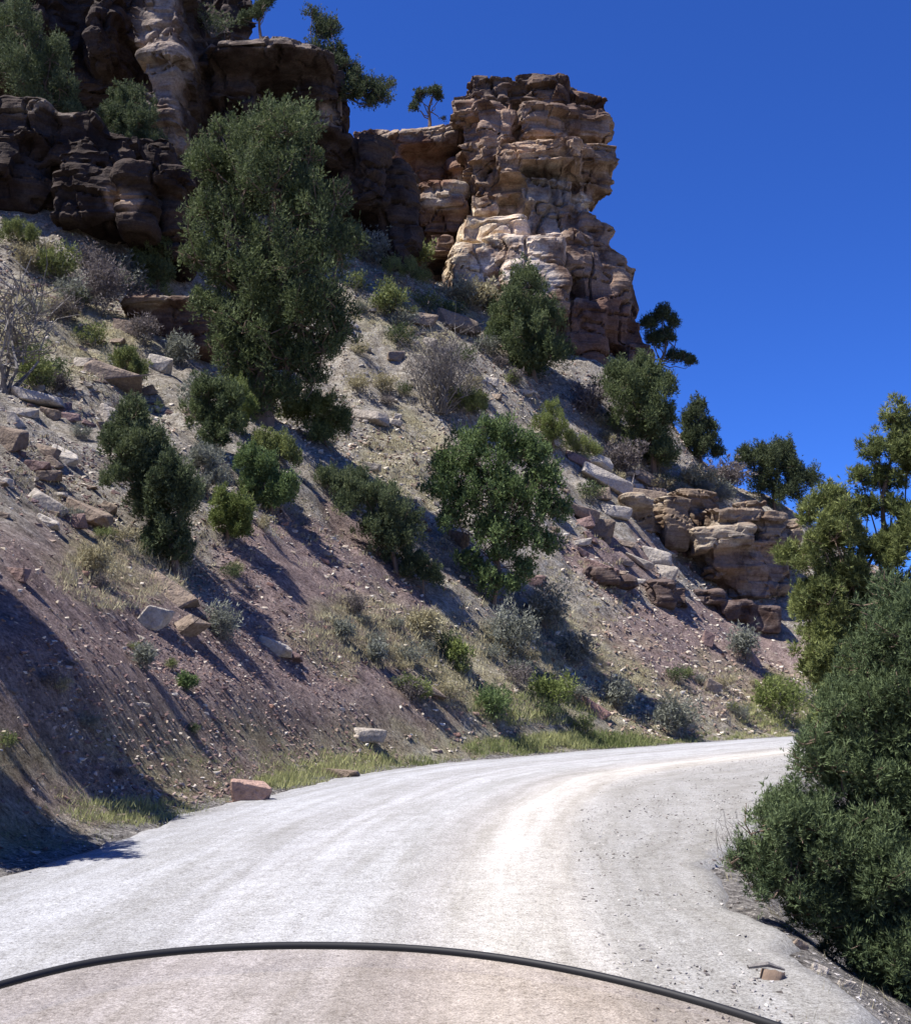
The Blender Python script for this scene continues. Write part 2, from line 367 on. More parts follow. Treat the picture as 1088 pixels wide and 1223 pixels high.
def rock_mass(name, specs, label, cat, tints, base_tint, voxel=.2, amp=1.0, group=None):
    """specs: (x0,x1,v0,v1,depth of front face,thickness[,rot degrees[,tilt degrees]]) in photo units at that distance"""
    vs = []; fs = []; o = 0
    for k, sp_ in enumerate(specs):
        x0, x1, v0, v1, d, th = sp_[:6]; rot = R(sp_[6]) if len(sp_) > 6 else R(random.uniform(-9, 9)); tl = R(sp_[7]) if len(sp_) > 7 else R(random.uniform(-4, 4))
        c = P((x0 + x1) / 2, (v0 + v1) / 2, d); c[1] += th / 2
        a = P(x0, v1, d); b_ = P(x1, v0, d); half = (abs(b_[0] - a[0]) / 2 * 1.06, th / 2, abs(b_[2] - a[2]) / 2 * 1.06)
        v = block(c, half, rot, random.choice((5, 8, 12)), tl, .085, k + len(name)); vs.append(v); fs.append(CSF + o); o += len(v)
    me = mesh_np(name, np.vstack(vs), np.vstack(fs))
    ob = bpy.data.objects.new('tmp', me); col.objects.link(ob)
    md = ob.modifiers.new('r', 'REMESH'); md.mode = 'VOXEL'; md.voxel_size = voxel
    dg = bpy.context.evaluated_depsgraph_get(); me2 = bpy.data.meshes.new_from_object(ob.evaluated_get(dg)); bpy.data.objects.remove(ob)
    nv = len(me2.vertices); co = np.zeros(nv * 3); me2.vertices.foreach_get('co', co); co = co.reshape(-1, 3)
    no = np.zeros(nv * 3); me2.vertices.foreach_get('normal', no); no = no.reshape(-1, 3)
    warp = co + .5 * np.c_[noise(co / 3, 71), noise(co / 3, 72), noise(co / 2, 73)]
    st = fbm(warp * np.array([.16, .16, 1.15]), 3, 51)                    # bedding ledges
    st2 = noise(warp * np.array([.35, .35, 3.1]), 53)
    ck = 1 - np.abs(noise(warp * np.array([.55, .55, .18]), 57)) * 2      # joints
    side = 1 - np.abs(no[:, 2]) * .7
    zq = warp[:, 2] * (.62 if name in ('rock_tower', 'cliff', 'rock_ledge') else .95) + .7 * noise(np.c_[warp[:, 2] * .6, warp[:, 0] * .08, warp[:, 1] * .08], 67); row = np.floor(zq)
    xo = hash3(row, row * 0, row * 0, 5) * 3; cw = .24 + .3 * hash3(row, row * 0 + 1, row * 0, 6)
    qx = np.floor(warp[:, 0] * cw + xo + .25 * noise(co * 1.1, 68)); qy = np.floor(warp[:, 1] * cw + xo * 1.7)
    blk = (hash3(qx, qy, row, 7) - .5) * .9 + (hash3(row, row * 0, row * 0, 8) - .5) * .5
    st = np.tanh(3.2 * st); st2 = np.tanh(3 * st2)
    ck2 = 1 - np.abs(noise(warp * np.array([.3, .3, .9]) + 9, 59)) * 2
    fac = np.tanh(2.5 * noise(co * np.array([.45, .45, .3]), 63))
    uq, vq = proj(co); qt = sstep(240, 265, vq) * (uq > 520) if name == 'rock_tower' else np.zeros(nv)
    st = st * (1 - .75 * qt); st2 = st2 * (1 - .6 * qt); side = side + .0 * qt
    dsp = .4 * qt * fbm(co * .28, 2, 66) + blk * (1 - .7 * qt) * side * .85 + (.15 * st + .05 * st2 + .10 * fac) * side + .06 * fbm(co * 1.6, 4, 55) - 1.5 * np.clip(ck - .86, 0, 1) * 3 * side - 1.2 * np.clip(ck2 - .88, 0, 1) * 3 - .12
    co2 = co + no * (dsp * amp)[:, None]
    me2.vertices.foreach_set('co', co2.astype(np.float32).ravel()); me2.update()
    me2.polygons.foreach_set('use_smooth', np.zeros(len(me2.polygons), bool))
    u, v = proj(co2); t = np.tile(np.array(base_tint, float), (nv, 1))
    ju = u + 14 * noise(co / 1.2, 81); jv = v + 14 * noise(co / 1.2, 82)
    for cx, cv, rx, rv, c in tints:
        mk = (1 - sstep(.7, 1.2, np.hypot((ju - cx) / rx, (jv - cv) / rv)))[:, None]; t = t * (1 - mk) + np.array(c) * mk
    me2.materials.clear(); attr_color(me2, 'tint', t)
    return tag(link(name, me2, M['rock']), label, cat, group)
def tc(a, dd=0):   # tower crop units -> photo units
    return tuple([400 + a[0] / 2.473, 400 + a[1] / 2.473, 50 + a[2] / 2.473, 50 + a[3] / 2.473] + list(a[4:]))
TB = [(525, 682, 80, 168, 77, 5, 0), (400, 530, 92, 155, 76.5, 5), (348, 440, 142, 205, 77, 4), (430, 535, 140, 275, 76, 5), (372, 440, 190, 320, 77.5, 5),
    (672, 795, 145, 205, 79, 4, 12), (690, 812, 195, 268, 78.5, 4, 12), (545, 680, 168, 272, 76, 5), (655, 800, 180, 275, 77.5, 5, 15),
    (525, 735, 272, 345, 74.6, 6), (690, 825, 288, 350, 76.5, 5, 14), (480, 560, 285, 385, 75.2, 5), (430, 510, 240, 350, 76.3, 5), (395, 470, 290, 400, 77.5, 5),
    (560, 700, 345, 400, 77, 5), (690, 803, 352, 430, 78, 5, 18), (548, 700, 388, 480, 76, 5, 8), (690, 755, 415, 472, 78, 4, 20),
    (405, 480, 395, 500, 77, 5), (470, 560, 380, 450, 77, 5), (450, 575, 440, 510, 79, 5), (568, 690, 470, 580, 76.2, 5, 8), (665, 742, 468, 560, 77.2, 5, 12),
    (372, 470, 500, 590, 75, 5), (440, 575, 495, 570, 74.8, 5), (335, 465, 585, 725, 73.5, 5), (440, 560, 560, 690, 73.8, 6), (500, 680, 560, 700, 73.2, 6, -6), (490, 690, 640, 790, 73.0, 6),
    (640, 770, 540, 700, 75, 6, 18), (675, 800, 500, 650, 76.3, 5, 15, -24), (700, 850, 580, 700, 76.6, 5, 18, -24), (720, 822, 590, 740, 77, 5, 20), (690, 855, 650, 850, 75.8, 6, 20), (780, 880, 650, 830, 78, 5, 20), (660, 790, 740, 910, 74.5, 6, 15), (770, 890, 800, 900, 77, 5, 20),
    (830, 920, 880, 985, 77, 5, 20), (700, 790, 880, 1010, 75, 6, 10), (560, 720, 760, 960, 76, 7), (420, 620, 700, 850, 77, 6),
    (400, 700, 120, 480, 80.5, 5, 0, 0), (480, 770, 480, 980, 80, 5, 0, 0), (380, 560, 480, 700, 79.5, 6)]
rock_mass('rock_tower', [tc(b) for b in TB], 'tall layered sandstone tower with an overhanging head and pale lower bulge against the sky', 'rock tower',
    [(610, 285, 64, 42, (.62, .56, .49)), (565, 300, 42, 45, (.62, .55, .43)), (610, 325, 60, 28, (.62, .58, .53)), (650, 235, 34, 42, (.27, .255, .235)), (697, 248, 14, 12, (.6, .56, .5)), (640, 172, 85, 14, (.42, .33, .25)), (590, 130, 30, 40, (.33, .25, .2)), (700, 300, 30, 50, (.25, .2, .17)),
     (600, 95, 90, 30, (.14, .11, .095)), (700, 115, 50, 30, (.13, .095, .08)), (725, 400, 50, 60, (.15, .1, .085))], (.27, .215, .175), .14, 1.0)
MW = [(100, 385, 240, 300, 80, 7), (105, 200, 255, 380, 80, 6), (180, 350, 290, 420, 82.5, 6), (330, 400, 330, 420, 80.5, 5), (240, 400, 395, 500, 78, 6, 0), (150, 250, 405, 500, 78.5, 5), (158, 225, 495, 600, 77.5, 5),
    (215, 300, 500, 600, 80, 5), (255, 390, 490, 560, 79, 5), (280, 360, 560, 620, 77, 5), (100, 400, 260, 640, 84, 12), (70, 130, 250, 340, 80, 6)]
rock_mass('rock_wall', [tc(b) for b in MW], 'pinkish cliff wall with a hollow under its rim, joining the tower on its left', 'cliff',
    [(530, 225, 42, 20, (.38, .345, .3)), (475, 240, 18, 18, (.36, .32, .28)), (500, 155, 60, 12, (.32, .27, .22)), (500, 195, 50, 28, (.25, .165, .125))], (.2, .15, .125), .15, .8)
UC = [(165, 226, -30, 85, 61, 6, -8), (172, 222, 60, 135, 61.4, 6, -8), (178, 218, 120, 205, 62, 6, -8), (215, 265, -60, 190, 65, 8, 35), (60, 175, -70, 115, 66, 9), (-60, 75, -80, 70, 64, 9), (100, 180, 90, 215, 67, 8), (95, 135, -40, 60, 63.5, 5),
    (238, 388, 36, 62, 62, 8, 4, 0), (246, 300, 50, 115, 64.5, 6), (283, 300, 55, 135, 64.5, 5), (340, 392, 62, 115, 65, 6, 20), (250, 395, 60, 175, 69, 12, 12), (355, 400, 118, 165, 65.5, 6, 20), (376, 402, 128, 155, 64.6, 4),
    (375, 425, 145, 230, 67, 9, 40), (400, 455, 170, 310, 69, 10, 42), (250, 400, 130, 320, 71, 10), (385, 405, 150, 180, 66, 4), (230, 300, 40, 140, 69, 12), (225, 350, 100, 220, 68, 8, 15), (425, 470, 230, 320, 72, 6, 35)]
rock_mass('cliff', UC, 'shaded high cliff with a sunlit free pillar and a deep overhang under its flat cap', 'cliff',
    [(195, 60, 32, 80, (.3, .265, .235)), (200, 150, 24, 50, (.26, .23, .21)), (310, 46, 90, 10, (.2, .175, .155)), (388, 140, 14, 14, (.27, .23, .19))], (.062, .05, .046), .16, 1.0)  # base tint darkened to stand in for shade; pillar and cap painted sunlit
LL = [(-40, 60, 105, 160, 52.5, 7), (40, 115, 125, 190, 53, 6), (-50, 60, 150, 250, 53, 8), (50, 130, 175, 260, 52.5, 7), (100, 155, 150, 215, 54, 6), (128, 216, 188, 218, 52, 6, 10, -6), (135, 178, 212, 275, 52.2, 5), (165, 222, 208, 300, 53.5, 6, 25), (-50, 140, 210, 285, 54.5, 7), (60, 200, 150, 290, 57, 8)]
rock_mass('rock_ledge', LL, 'shaded dark rock ledge at the left, stepping down to a sunlit block', 'rock ledge',
    [(152, 240, 20, 16, (.3, .24, .19)), (60, 130, 50, 10, (.18, .16, .14))], (.055, .044, .04), .14, .9)  # ledge shade is put into the tint; lit block and top painted lighter
SL = [(142, 252, 348, 362, None), (165, 200, 358, 402, None), (188, 252, 362, 415, None), (145, 180, 350, 375, None)]
def on_ground(list4, dx=0, th=3, back=0):
    r = []
    for b in list4:
        g = cast((b[0] + b[1]) / 2, b[3] + 3); d = g[1] if g is not None else 60
        r.append((b[0], b[1], b[2], b[3], d - th * .25 + back, th))
    return r
d0 = cast(200, 412)[1]
rock_mass('rock_outcrop', [(a, b, c, d, d0 - .5 + (0 if k == 0 else .5), 3.5, 8) for k, (a, b, c, d, _) in enumerate(SL)], 'small brown outcrop with a thin flat cap left of the biggest juniper', 'rock outcrop',
    [(190, 353, 60, 8, (.26, .23, .2))], (.15, .11, .09), .13, .35, 'outcrops breaking out of the hillside')
def c5(a): return (640 + a[0] / 2.4286, 640 + a[1] / 2.4286, 360 + a[2] / 2.4286, 360 + a[3] / 2.4286)
d1 = cast(880, 735)[1]
OB = [(460, 640, 640, 720, 0, 6, 0, 8), (480, 660, 690, 800, .6, 6, 14), (520, 680, 780, 860, 1.2, 5, 25), (500, 640, 595, 650, 1.0, 5), (610, 730, 600, 640, 1.2, 6, 5, -4), (640, 725, 630, 720, 1.4, 5), (650, 720, 700, 850, 1.8, 5), (700, 765, 620, 700, 2.6, 6), (590, 670, 580, 625, 2.5, 5), (520, 760, 640, 860, 4.5, 6)]
rock_mass('rock_outcrop', [(*c5(b), d1 + b[4], *b[5:]) for b in OB], 'rounded banded outcrop like a stack of slabs at the right end of the slope', 'rock outcrop',
    [(860, 635, 60, 20, (.34, .31, .26)), (870, 680, 30, 22, (.2, .15, .115)), (920, 680, 20, 40, (.25, .2, .17))], (.24, .205, .17), .13, .6, 'outcrops breaking out of the hillside')
d2_ = cast(790, 665)[1]
OC = [(260, 345, 550, 600, 0, 3), (330, 420, 560, 720, 1.2, 5, 20), (250, 340, 590, 680, .8, 4), (190, 245, 630, 675, .3, 2), (380, 500, 540, 730, 3, 5, 30)]
rock_mass('rock_outcrop', [(*c5(b), d2_ + b[4], *b[5:]) for b in OC], 'broken pale outcrop with a shaded cleft, left of the rounded banded outcrop', 'rock outcrop',
    [(760, 595, 40, 12, (.34, .31, .26))], (.2, .165, .13), .13, .6, 'outcrops breaking out of the hillside')
d3_ = cast(870, 745)[1]
OD = [(330, 420, 800, 890, 0, 2.5), (400, 450, 830, 890, .2, 2), (440, 560, 830, 880, .6, 3), (540, 640, 860, 930, 1.0, 3), (620, 720, 880, 960, 1.6, 3), (150, 240, 765, 820, 0, 2), (230, 290, 790, 835, .3, 2)]
rock_mass('rock_outcrop', [(*c5(b), (cast(*[(c5(b)[0] + c5(b)[1]) / 2, c5(b)[3] + 2])[1] - .6), *b[5:]) for b in OD], 'low dark crumbling ledge running down below the banded outcrop', 'rock outcrop',
    [], (.13, .105, .10), .11, .4, 'outcrops breaking out of the hillside')

# ------------------------------------------------------------------ foliage
def tube(path, radii, sides=5):
    path = np.array(path, float); n_ = len(path); vs = []; fs = []
    for i in range(n_):
        t = path[min(i + 1, n_ - 1)] - path[max(i - 1, 0)]; t /= np.linalg.norm(t) + 1e-9
        a = np.cross(t, [0, 0, 1]) if abs(t[2]) < .9 else np.cross(t, [1, 0, 0]); a /= np.linalg.norm(a) + 1e-9; b_ = np.cross(t, a)
        for k in range(sides):
            an = 2 * math.pi * k / sides; vs.append(path[i] + radii[i] * (math.cos(an) * a + math.sin(an) * b_))
    for i in range(n_ - 1):
        for k in range(sides):
            k2 = (k + 1) % sides; fs.append((i * sides + k, i * sides + k2, (i + 1) * sides + k2, (i + 1) * sides + k))
    return np.array(vs), np.array(fs)
class MBn:
    def __init__(s): s.v = []; s.f = []; s.o = 0
    def add(s, v, f): s.v.append(v); s.f.append(f + s.o); s.o += len(v)
    def mesh(s, name, smooth=False): return mesh_np(name, np.vstack(s.v), np.vstack(s.f), smooth)
def rdir(n_):
    d = rng.normal(size=(n_, 3)); return d / np.linalg.norm(d, axis=1)[:, None]
def limb(a, b_, r0, r1, k=5, wob=.08, sides=5):
    a = np.array(a, float); b_ = np.array(b_, float); L = np.linalg.norm(b_ - a); t = np.linspace(0, 1, k)[:, None]
    p = a + (b_ - a) * t + rng.normal(size=(k, 3)) * wob * L * np.sin(np.pi * t) ; p[:, 2] += (-.08 * L * np.sin(np.pi * t[:, 0]))
    return tube(p, r0 + (r1 - r0) * t[:, 0], sides)
def sprays(cent, rad, n_, bl, bw, per, up=.35, shell=.5, flat=.85):
    """leaf blades grouped in sprigs around clump centres"""
    cent = np.array(cent); rad = np.array(rad); pr = rad ** 2; pr = pr / pr.sum()
    ci = rng.choice(len(cent), n_, p=pr); d = rdir(n_); rr = rad[ci] * (shell + (1.15 - shell) * rng.random(n_) ** .8)
    rr *= np.where(rng.random(n_) < .2, 1.25 + .5 * rng.random(n_), 1.0); rr *= 1 + .35 * noise(d * 2.3 + ci[:, None] * 5.1, 3)
    pos = cent[ci] + d * rr[:, None] * np.array([.85, .85, 1.7])
    sd_ = d * .75 + np.array([0, 0, up]) + .4 * rdir(n_); sd_ /= np.linalg.norm(sd_, axis=1)[:, None]
    pos = np.repeat(pos, per, 0); sdr = np.repeat(sd_, per, 0); m = len(pos)
    q_ = rdir(m); bd = sdr * .9 + q_ * .65; bd /= np.linalg.norm(bd, axis=1)[:, None]
    base = pos + sdr * (rng.random((m, 1)) * bl * .9) + rdir(m) * bl * .18
    ln = bl * (.6 + .8 * rng.random((m, 1))); wv = np.cross(bd, rdir(m)); wv /= np.linalg.norm(wv, axis=1)[:, None] + 1e-9
    ww = bw * (.6 + .8 * rng.random((m, 1)))
    v = np.stack([base - wv * ww * .5, base + wv * ww * .5, base + bd * ln], 1).reshape(-1, 3)
    f = np.arange(m * 3).reshape(-1, 3)
    var = np.clip(.5 + .3 * rng.normal(size=n_) + .35 * noise(cent[ci] * 1.3, 8), 0, 1); var = np.repeat(var, per * 3)
    return v, f, var
def leafmesh(name, parts, mat, parent):
    v = np.vstack([p[0] for p in parts]); o = 0; fs = []
    for p in parts: fs.append(p[1] + o); o += len(p[0])
    me = mesh_np(name, v, np.vstack(fs)); attr_float(me, 'var', np.concatenate([p[2] for p in parts])); return link(name, me, mat, parent)
def sub_clumps(c, r, k, f=(.3, .5), deep=1.0):
    k = int(k * 2.2); f = (f[0] * .62, f[1] * .72)
    d = rdir(k); d[:, 2] = np.where(d[:, 2] < -.5, -d[:, 2], d[:, 2]); rr = r * (.25 + .72 * rng.random(k) ** .55)
    return c + d * rr[:, None] * np.array([1, deep, .95]), r * (f[0] + (f[1] - f[0]) * rng.random(k))
def tree(name, base, blobs, mat, label, cat='tree', group=None, n_=5000, bl=.16, bw=.05, per=4, d=None, basept=None, trunk_r=None, bark='bark', up=.75, sub=9, subf=(.28, .46), nlimb=1.0, dspread=.55, lean=0, fill=False):
    b0 = np.array(basept) if basept is not None else cast(*base)
    if b0 is None: print('NO GROUND', name, base); return
    d = d or b0[1]; cs = []; rs = []
    scale = d / F
    for (x, v, r) in blobs:
        r_ = r * scale
        for off in ((0,) if r_ < .25 else (-dspread, dspread * .9)):
            c = P(x, v, d + off * r_ * random.uniform(.6, 1.4)); c[0] += random.uniform(-.1, .1) * r_
            cs.append(c); rs.append(r_ * random.uniform(.85, 1.05))
    cs = np.array(cs); rs = np.array(rs); C2 = []; R2 = []
    for c, r_ in zip(cs, rs):
        a, b_ = sub_clumps(c, r_ * .92, sub, subf); C2.append(a); R2.append(b_)
    for i in range(len(cs) if fill else 0):
        dd = np.linalg.norm(cs - cs[i], axis=1); 
        for j in np.argsort(dd)[1:4]:
            if dd[j] < (rs[i] + rs[j]) * 1.5:
                a, b_ = sub_clumps((cs[i] + cs[j]) / 2, (rs[i] + rs[j]) * .42, max(2, sub // 4), (subf[0] * 1.1, subf[1] * 1.1)); C2.append(a); R2.append(b_)
    C2 = np.vstack(C2); R2 = np.concatenate(R2)
    pk = rng.random(len(C2)) < .22; ctr = cs.mean(0)
    for i in np.nonzero(pk)[0]:
        j = np.argmin(((cs - C2[i]) ** 2).sum(1)); C2[i] = C2[i] + (C2[i] - cs[j]) * .35 + np.array([0, 0, rs[j] * .18]); R2[i] *= .7
    C2 = C2 + rng.normal(size=C2.shape) * np.median(rs) * .16
    root = empty(name, b0); inv = -b0
    H = cs[:, 2].max() - b0[2]; tr = trunk_r or max(.035, H * .024)
    tb = MBn(); top = cs[np.argmax(cs[:, 2])]; mid = cs.mean(0)
    path = [b0 + [0, 0, -.3], b0 + (mid - b0) * .3 + [random.uniform(-.1, .1) * H * .3, 0, 0], b0 + (mid - b0) * .75, mid + (top - mid) * .5, top]
    tb.add(*tube(path, [tr * 1.35, tr, tr * .75, tr * .45, tr * .12], 7))
    for c in cs[::1]:
        st_ = b0 + (mid - b0) * random.uniform(.35, 1.0); tb.add(*limb(st_, c, tr * .38, tr * .1, 5))
    kk = int(len(C2) * .45 * nlimb)
    for i in rng.choice(len(C2), kk, replace=False):
        j = np.argmin(((cs - C2[i]) ** 2).sum(1)); tb.add(*limb(cs[j], C2[i] + (C2[i] - cs[j]) * .25, tr * .12, tr * .03, 4, .1, 4))
    tm = tb.mesh('trunk'); tm.transform(__import__('mathutils').Matrix.Translation(Vector(inv))); link('trunk', tm, M[bark], root)
    v, f, var = sprays(C2, R2, int(n_ * 2.8), bl * .62, bw * .55, per, up, .15); leafmesh('crown', [(v + inv, f, var)], M[mat], root)
    return tag(root, label, cat, group)
def twig_bush(name, base, hpx, wpx, label, cat='dead shrub', group=None, mat='grey_bark', stems=26, leaf=None, nleaf=600, lean=(0, 0), basept=None, thick=1.0, kids=6, leafsize=.07):
    b0 = np.array(basept) if basept is not None else cast(*base)
    if b0 is None: return
    sc_ = b0[1] / F; H = hpx * sc_; Wd = wpx * sc_ * .5; tb = MBn(); tips = []
    for k in range(stems):
        a = random.uniform(0, 2 * math.pi); rr = math.sqrt(random.random()) * Wd; hh = H * random.uniform(.55, 1) * (1 - .35 * (rr / max(Wd, .01)) ** 2)
        tip = b0 + [rr * math.cos(a) + lean[0] * H, rr * math.sin(a), hh]; r0 = .012 * thick * (H / 1.2) ** .6
        tb.add(*limb(b0 + [rr * .15 * math.cos(a), rr * .15 * math.sin(a), -.08], tip, r0, r0 * .25, 5, .12, 3))
        for j in range(kids):
            t = random.uniform(.35, .95); p0 = b0 + (tip - b0) * t; q_ = p0 + (rdir(1)[0] * [1, 1, .6] + [0, 0, .6]) * H * random.uniform(.12, .3); tips.append(q_)
            tb.add(*limb(p0, q_, r0 * .45, r0 * .12, 3, .1, 3))
        tips.append(tip)
    root = empty(name, b0); me = tb.mesh('twigs'); me.transform(__import__('mathutils').Matrix.Translation(Vector(-b0))); link('twigs', me, M[mat], root)
    if leaf:
        v, f, var = sprays(np.array(tips), np.full(len(tips), H * .1), nleaf, leafsize, leafsize * .35, 3, .4, 0.1); leafmesh('leaves', [(v - b0, f, var)], M[leaf], root)
    return tag(root, label, cat, group)

GT = 'junipers and pines on the hillside'
tree('juniper_tree', (316, 505), [(300, 175, 48), (345, 160, 42), (262, 205, 40), (330, 225, 62), (275, 280, 55), (375, 255, 46), (405, 300, 34), (335, 320, 70), (265, 330, 40), (350, 385, 56), (300, 385, 50), (392, 370, 32), (300, 440, 38), (345, 430, 40), (385, 420, 28), (275, 420, 30), (318, 470, 22), (245, 255, 28), (235, 310, 20), (250, 370, 24), (415, 285, 20), (400, 240, 22), (370, 190, 20), (262, 160, 18), (330, 140, 16), (405, 395, 22), (310, 490, 22), (342, 472, 24), (288, 470, 22), (375, 455, 20)],
    'juniper', 'biggest bushy green juniper, in front of the shaded cliff', 'juniper', GT, 26000, .2, .075, 4, sub=12)
tree('juniper_tree', (640, 455), [(628, 345, 24), (612, 372, 32), (650, 380, 28), (600, 400, 22), (630, 410, 38), (660, 425, 24), (625, 435, 25)], 'juniper',
    'round dense juniper right at the foot of the rock tower', 'juniper', GT, 9000, .24, .09, 4)
tree('juniper_tree', (782, 572), [(768, 450, 24), (748, 462, 28), (790, 462, 20), (765, 490, 38), (795, 500, 18), (775, 520, 30), (792, 545, 22)], 'juniper',
    'yellow green juniper on the skyline just below the right foot of the tower', 'juniper', GT, 9000, .24, .09, 4)
tree('pine_tree', (838, 556), [(836, 488, 12), (828, 505, 18), (846, 512, 14), (825, 525, 18), (850, 530, 12), (858, 542, 9), (838, 540, 18)], 'pine',
    'small dark pine on the skyline with a pointed top, between two wider trees', 'pine', GT, 4200, .24, .08, 4)
tree('pine_tree', None, [(790, 378, 12), (776, 388, 11), (806, 386, 9), (797, 402, 11), (780, 408, 10), (818, 430, 9), (803, 426, 9), (828, 433, 5)], 'pine',
    'open pine with a low branch reaching out over the sky beside the tower', 'pine', GT, 3200, .24, .08, 4, sub=7, d=80, fill=True, basept=P(778, 462, 80))
tree('juniper_tree', (925, 608), [(935, 540, 16), (900, 550, 20), (926, 556, 26), (952, 572, 22), (912, 578, 22), (938, 592, 22), (970, 575, 9), (885, 548, 10)], 'pine',
    'wide dark juniper on the skyline above the banded outcrop', 'juniper', GT, 6000, .24, .09, 4)
tree('oak_tree', (588, 722), [(600, 522, 22), (560, 542, 28), (620, 545, 32), (535, 570, 22), (585, 575, 38), (645, 580, 30), (610, 605, 38), (550, 600, 24), (655, 610, 20), (590, 640, 30), (630, 645, 26), (600, 665, 18), (524, 585, 18), (540, 620, 20), (672, 612, 16), (655, 655, 18), (575, 685, 15), (625, 682, 16), (530, 555, 16), (580, 515, 14), (648, 545, 18), (590, 700, 18), (562, 672, 16), (615, 700, 14)], 'bright',
    'bright green leafy tree in the middle of the slope on a thin trunk', 'tree', GT, 9000, .17, .09, 4, trunk_r=.07)
tree('juniper_shrub', (215, 690), [(158, 500, 22), (140, 530, 22), (175, 535, 30), (150, 565, 30), (195, 570, 32), (215, 600, 28), (175, 605, 32), (200, 640, 28), (185, 655, 22), (215, 660, 18)], 'dark',
    'tall dark blue green shrub above its own black shadow on the left slope', 'shrub', 'leafy shrubs on the hillside', 12000, .12, .045, 4)
tree('leafy_shrub', (330, 622), [(298, 553, 18), (318, 568, 24), (342, 585, 22), (300, 578, 14), (325, 598, 18)], 'bright', 'bushy mid green shrub in sunlight below the biggest juniper', 'shrub', 'leafy shrubs on the hillside', 5000, .12, .05, 4)
tree('leafy_shrub', (395, 540), [(350, 490, 20), (375, 490, 25), (400, 505, 22), (385, 518, 22)], 'olive', 'olive green shrub at the right foot of the biggest juniper', 'shrub', 'leafy shrubs on the hillside', 4500, .15, .05, 4)
tree('leafy_shrub', (262, 545), [(250, 470, 20), (275, 478, 20), (240, 495, 18), (268, 505, 24), (255, 525, 20)], 'juniper', 'shrub of mixed grey and dark green at the left foot of the biggest juniper', 'shrub', 'leafy shrubs on the hillside', 4500, .14, .05, 4)
tree('leafy_shrub', (478, 692), [(430, 585, 24), (455, 600, 28), (480, 625, 28), (450, 635, 26), (475, 655, 28), (420, 600, 18)], 'dark', 'shadowed dark shrub left of the bright green leafy tree', 'shrub', 'leafy shrubs on the hillside', 6000, .14, .05, 4)
tree('leafy_shrub', (270, 650), [(262, 600, 16), (285, 612, 20), (262, 625, 18), (285, 635, 14)], 'lime', 'yellow green shrub between the tall dark shrub and the mid green one', 'shrub', 'leafy shrubs on the hillside', 3200, .1, .04, 4)
for (bx, bv_), bl_, mt, lb in [((150, 470), [(150, 430, 15), (165, 445, 14)], 'olive', 'dark little shrub by the brown blocky boulder'), ((330, 560), [(312, 530, 16), (335, 535, 18), (350, 548, 12)], 'olive', 'small olive shrub in the big juniper shadow'),
    ((420, 610), [(400, 575, 18), (420, 585, 16), (385, 570, 14)], 'dark', 'low dark shrub at the upper left of the shadowed dark shrub'), ((505, 712), [(495, 680, 18), (515, 690, 14)], 'dark', 'dark shrub at the lower end of the shadowed thicket'),
    ((250, 600), [(240, 555, 20), (255, 575, 18), (235, 585, 14)], 'sage', 'grey leafy shrub hard against the right side of the tall dark shrub'), ((560, 500), [(545, 478, 15), (570, 482, 16)], 'olive', 'olive shrub behind the top of the bright green leafy tree'),
    ((700, 560), [(690, 530, 16), (705, 540, 15)], 'olive', 'dull green shrub in the slabs right of the yellowish upright one'), ((480, 345), [(470, 322, 15), (490, 325, 16), (505, 332, 12)], 'olive', 'green bushes under the pinkish cliff wall hollow'),
    ((290, 520), [(285, 470, 14), (292, 490, 16), (285, 508, 14)], 'lime', 'light green upright shrub against the trunk of the biggest juniper'), ((25, 300), [(15, 275, 16), (35, 282, 15)], 'olive', 'green bush under the dark ledge at the left edge'),
    ((850, 610), [(840, 590, 12), (862, 592, 13)], 'sage', 'grey bush on top of the banded outcrop')]:
    tree('leafy_shrub', (bx, bv_), bl_, mt, lb, 'shrub', 'leafy shrubs on the hillside', 1500, .13, .045, 4)
tree('leafy_shrub', (660, 540), [(660, 490, 14), (650, 508, 15), (668, 515, 15), (658, 528, 13)], 'lime', 'yellowish upright shrub behind the bright green leafy tree', 'shrub', 'leafy shrubs on the hillside', 1800, .14, .05, 4)
pt = P(55, 195, 58.5); tree('juniper_tree', None, [(15, 30, 40), (60, 70, 30), (20, 90, 40), (70, 105, 26), (40, 130, 32), (85, 135, 18)], 'dark', 'shaded juniper in the top left corner above the dark ledge', 'juniper', GT, 8000, .2, .08, 4, d=58.5, basept=pt)
pt = P(160, 205, 60); tree('juniper_tree', None, [(150, 120, 20), (135, 140, 18), (165, 145, 26), (150, 170, 22), (180, 172, 16)], 'dark', 'small juniper growing against the foot of the sunlit pillar', 'juniper', GT, 5000, .2, .08, 4, d=59.5, basept=pt)
tree('leafy_shrub', (188, 352), [(182, 280, 20), (195, 300, 24), (172, 318, 20), (192, 328, 22)], 'juniper', 'dark green shrub just above the thin capped small outcrop', 'shrub', 'leafy shrubs on the hillside', 3600, .18, .06, 4)
pt = P(405, 135, 68); tree('pine_tree', None, [(372, 18, 13), (384, 38, 16), (378, 60, 14), (402, 62, 14), (398, 85, 20), (425, 92, 16), (418, 110, 18), (446, 106, 15), (467, 102, 10), (440, 125, 12), (395, 35, 16), (412, 78, 16), (435, 108, 18), (455, 118, 14), (390, 75, 16)], 'pine', 'large pine on the cliff top, leaning right from the overhang cap', 'pine', 'trees along the cliff top', 5200, .22, .08, 4, d=68, basept=pt, sub=7, fill=True)
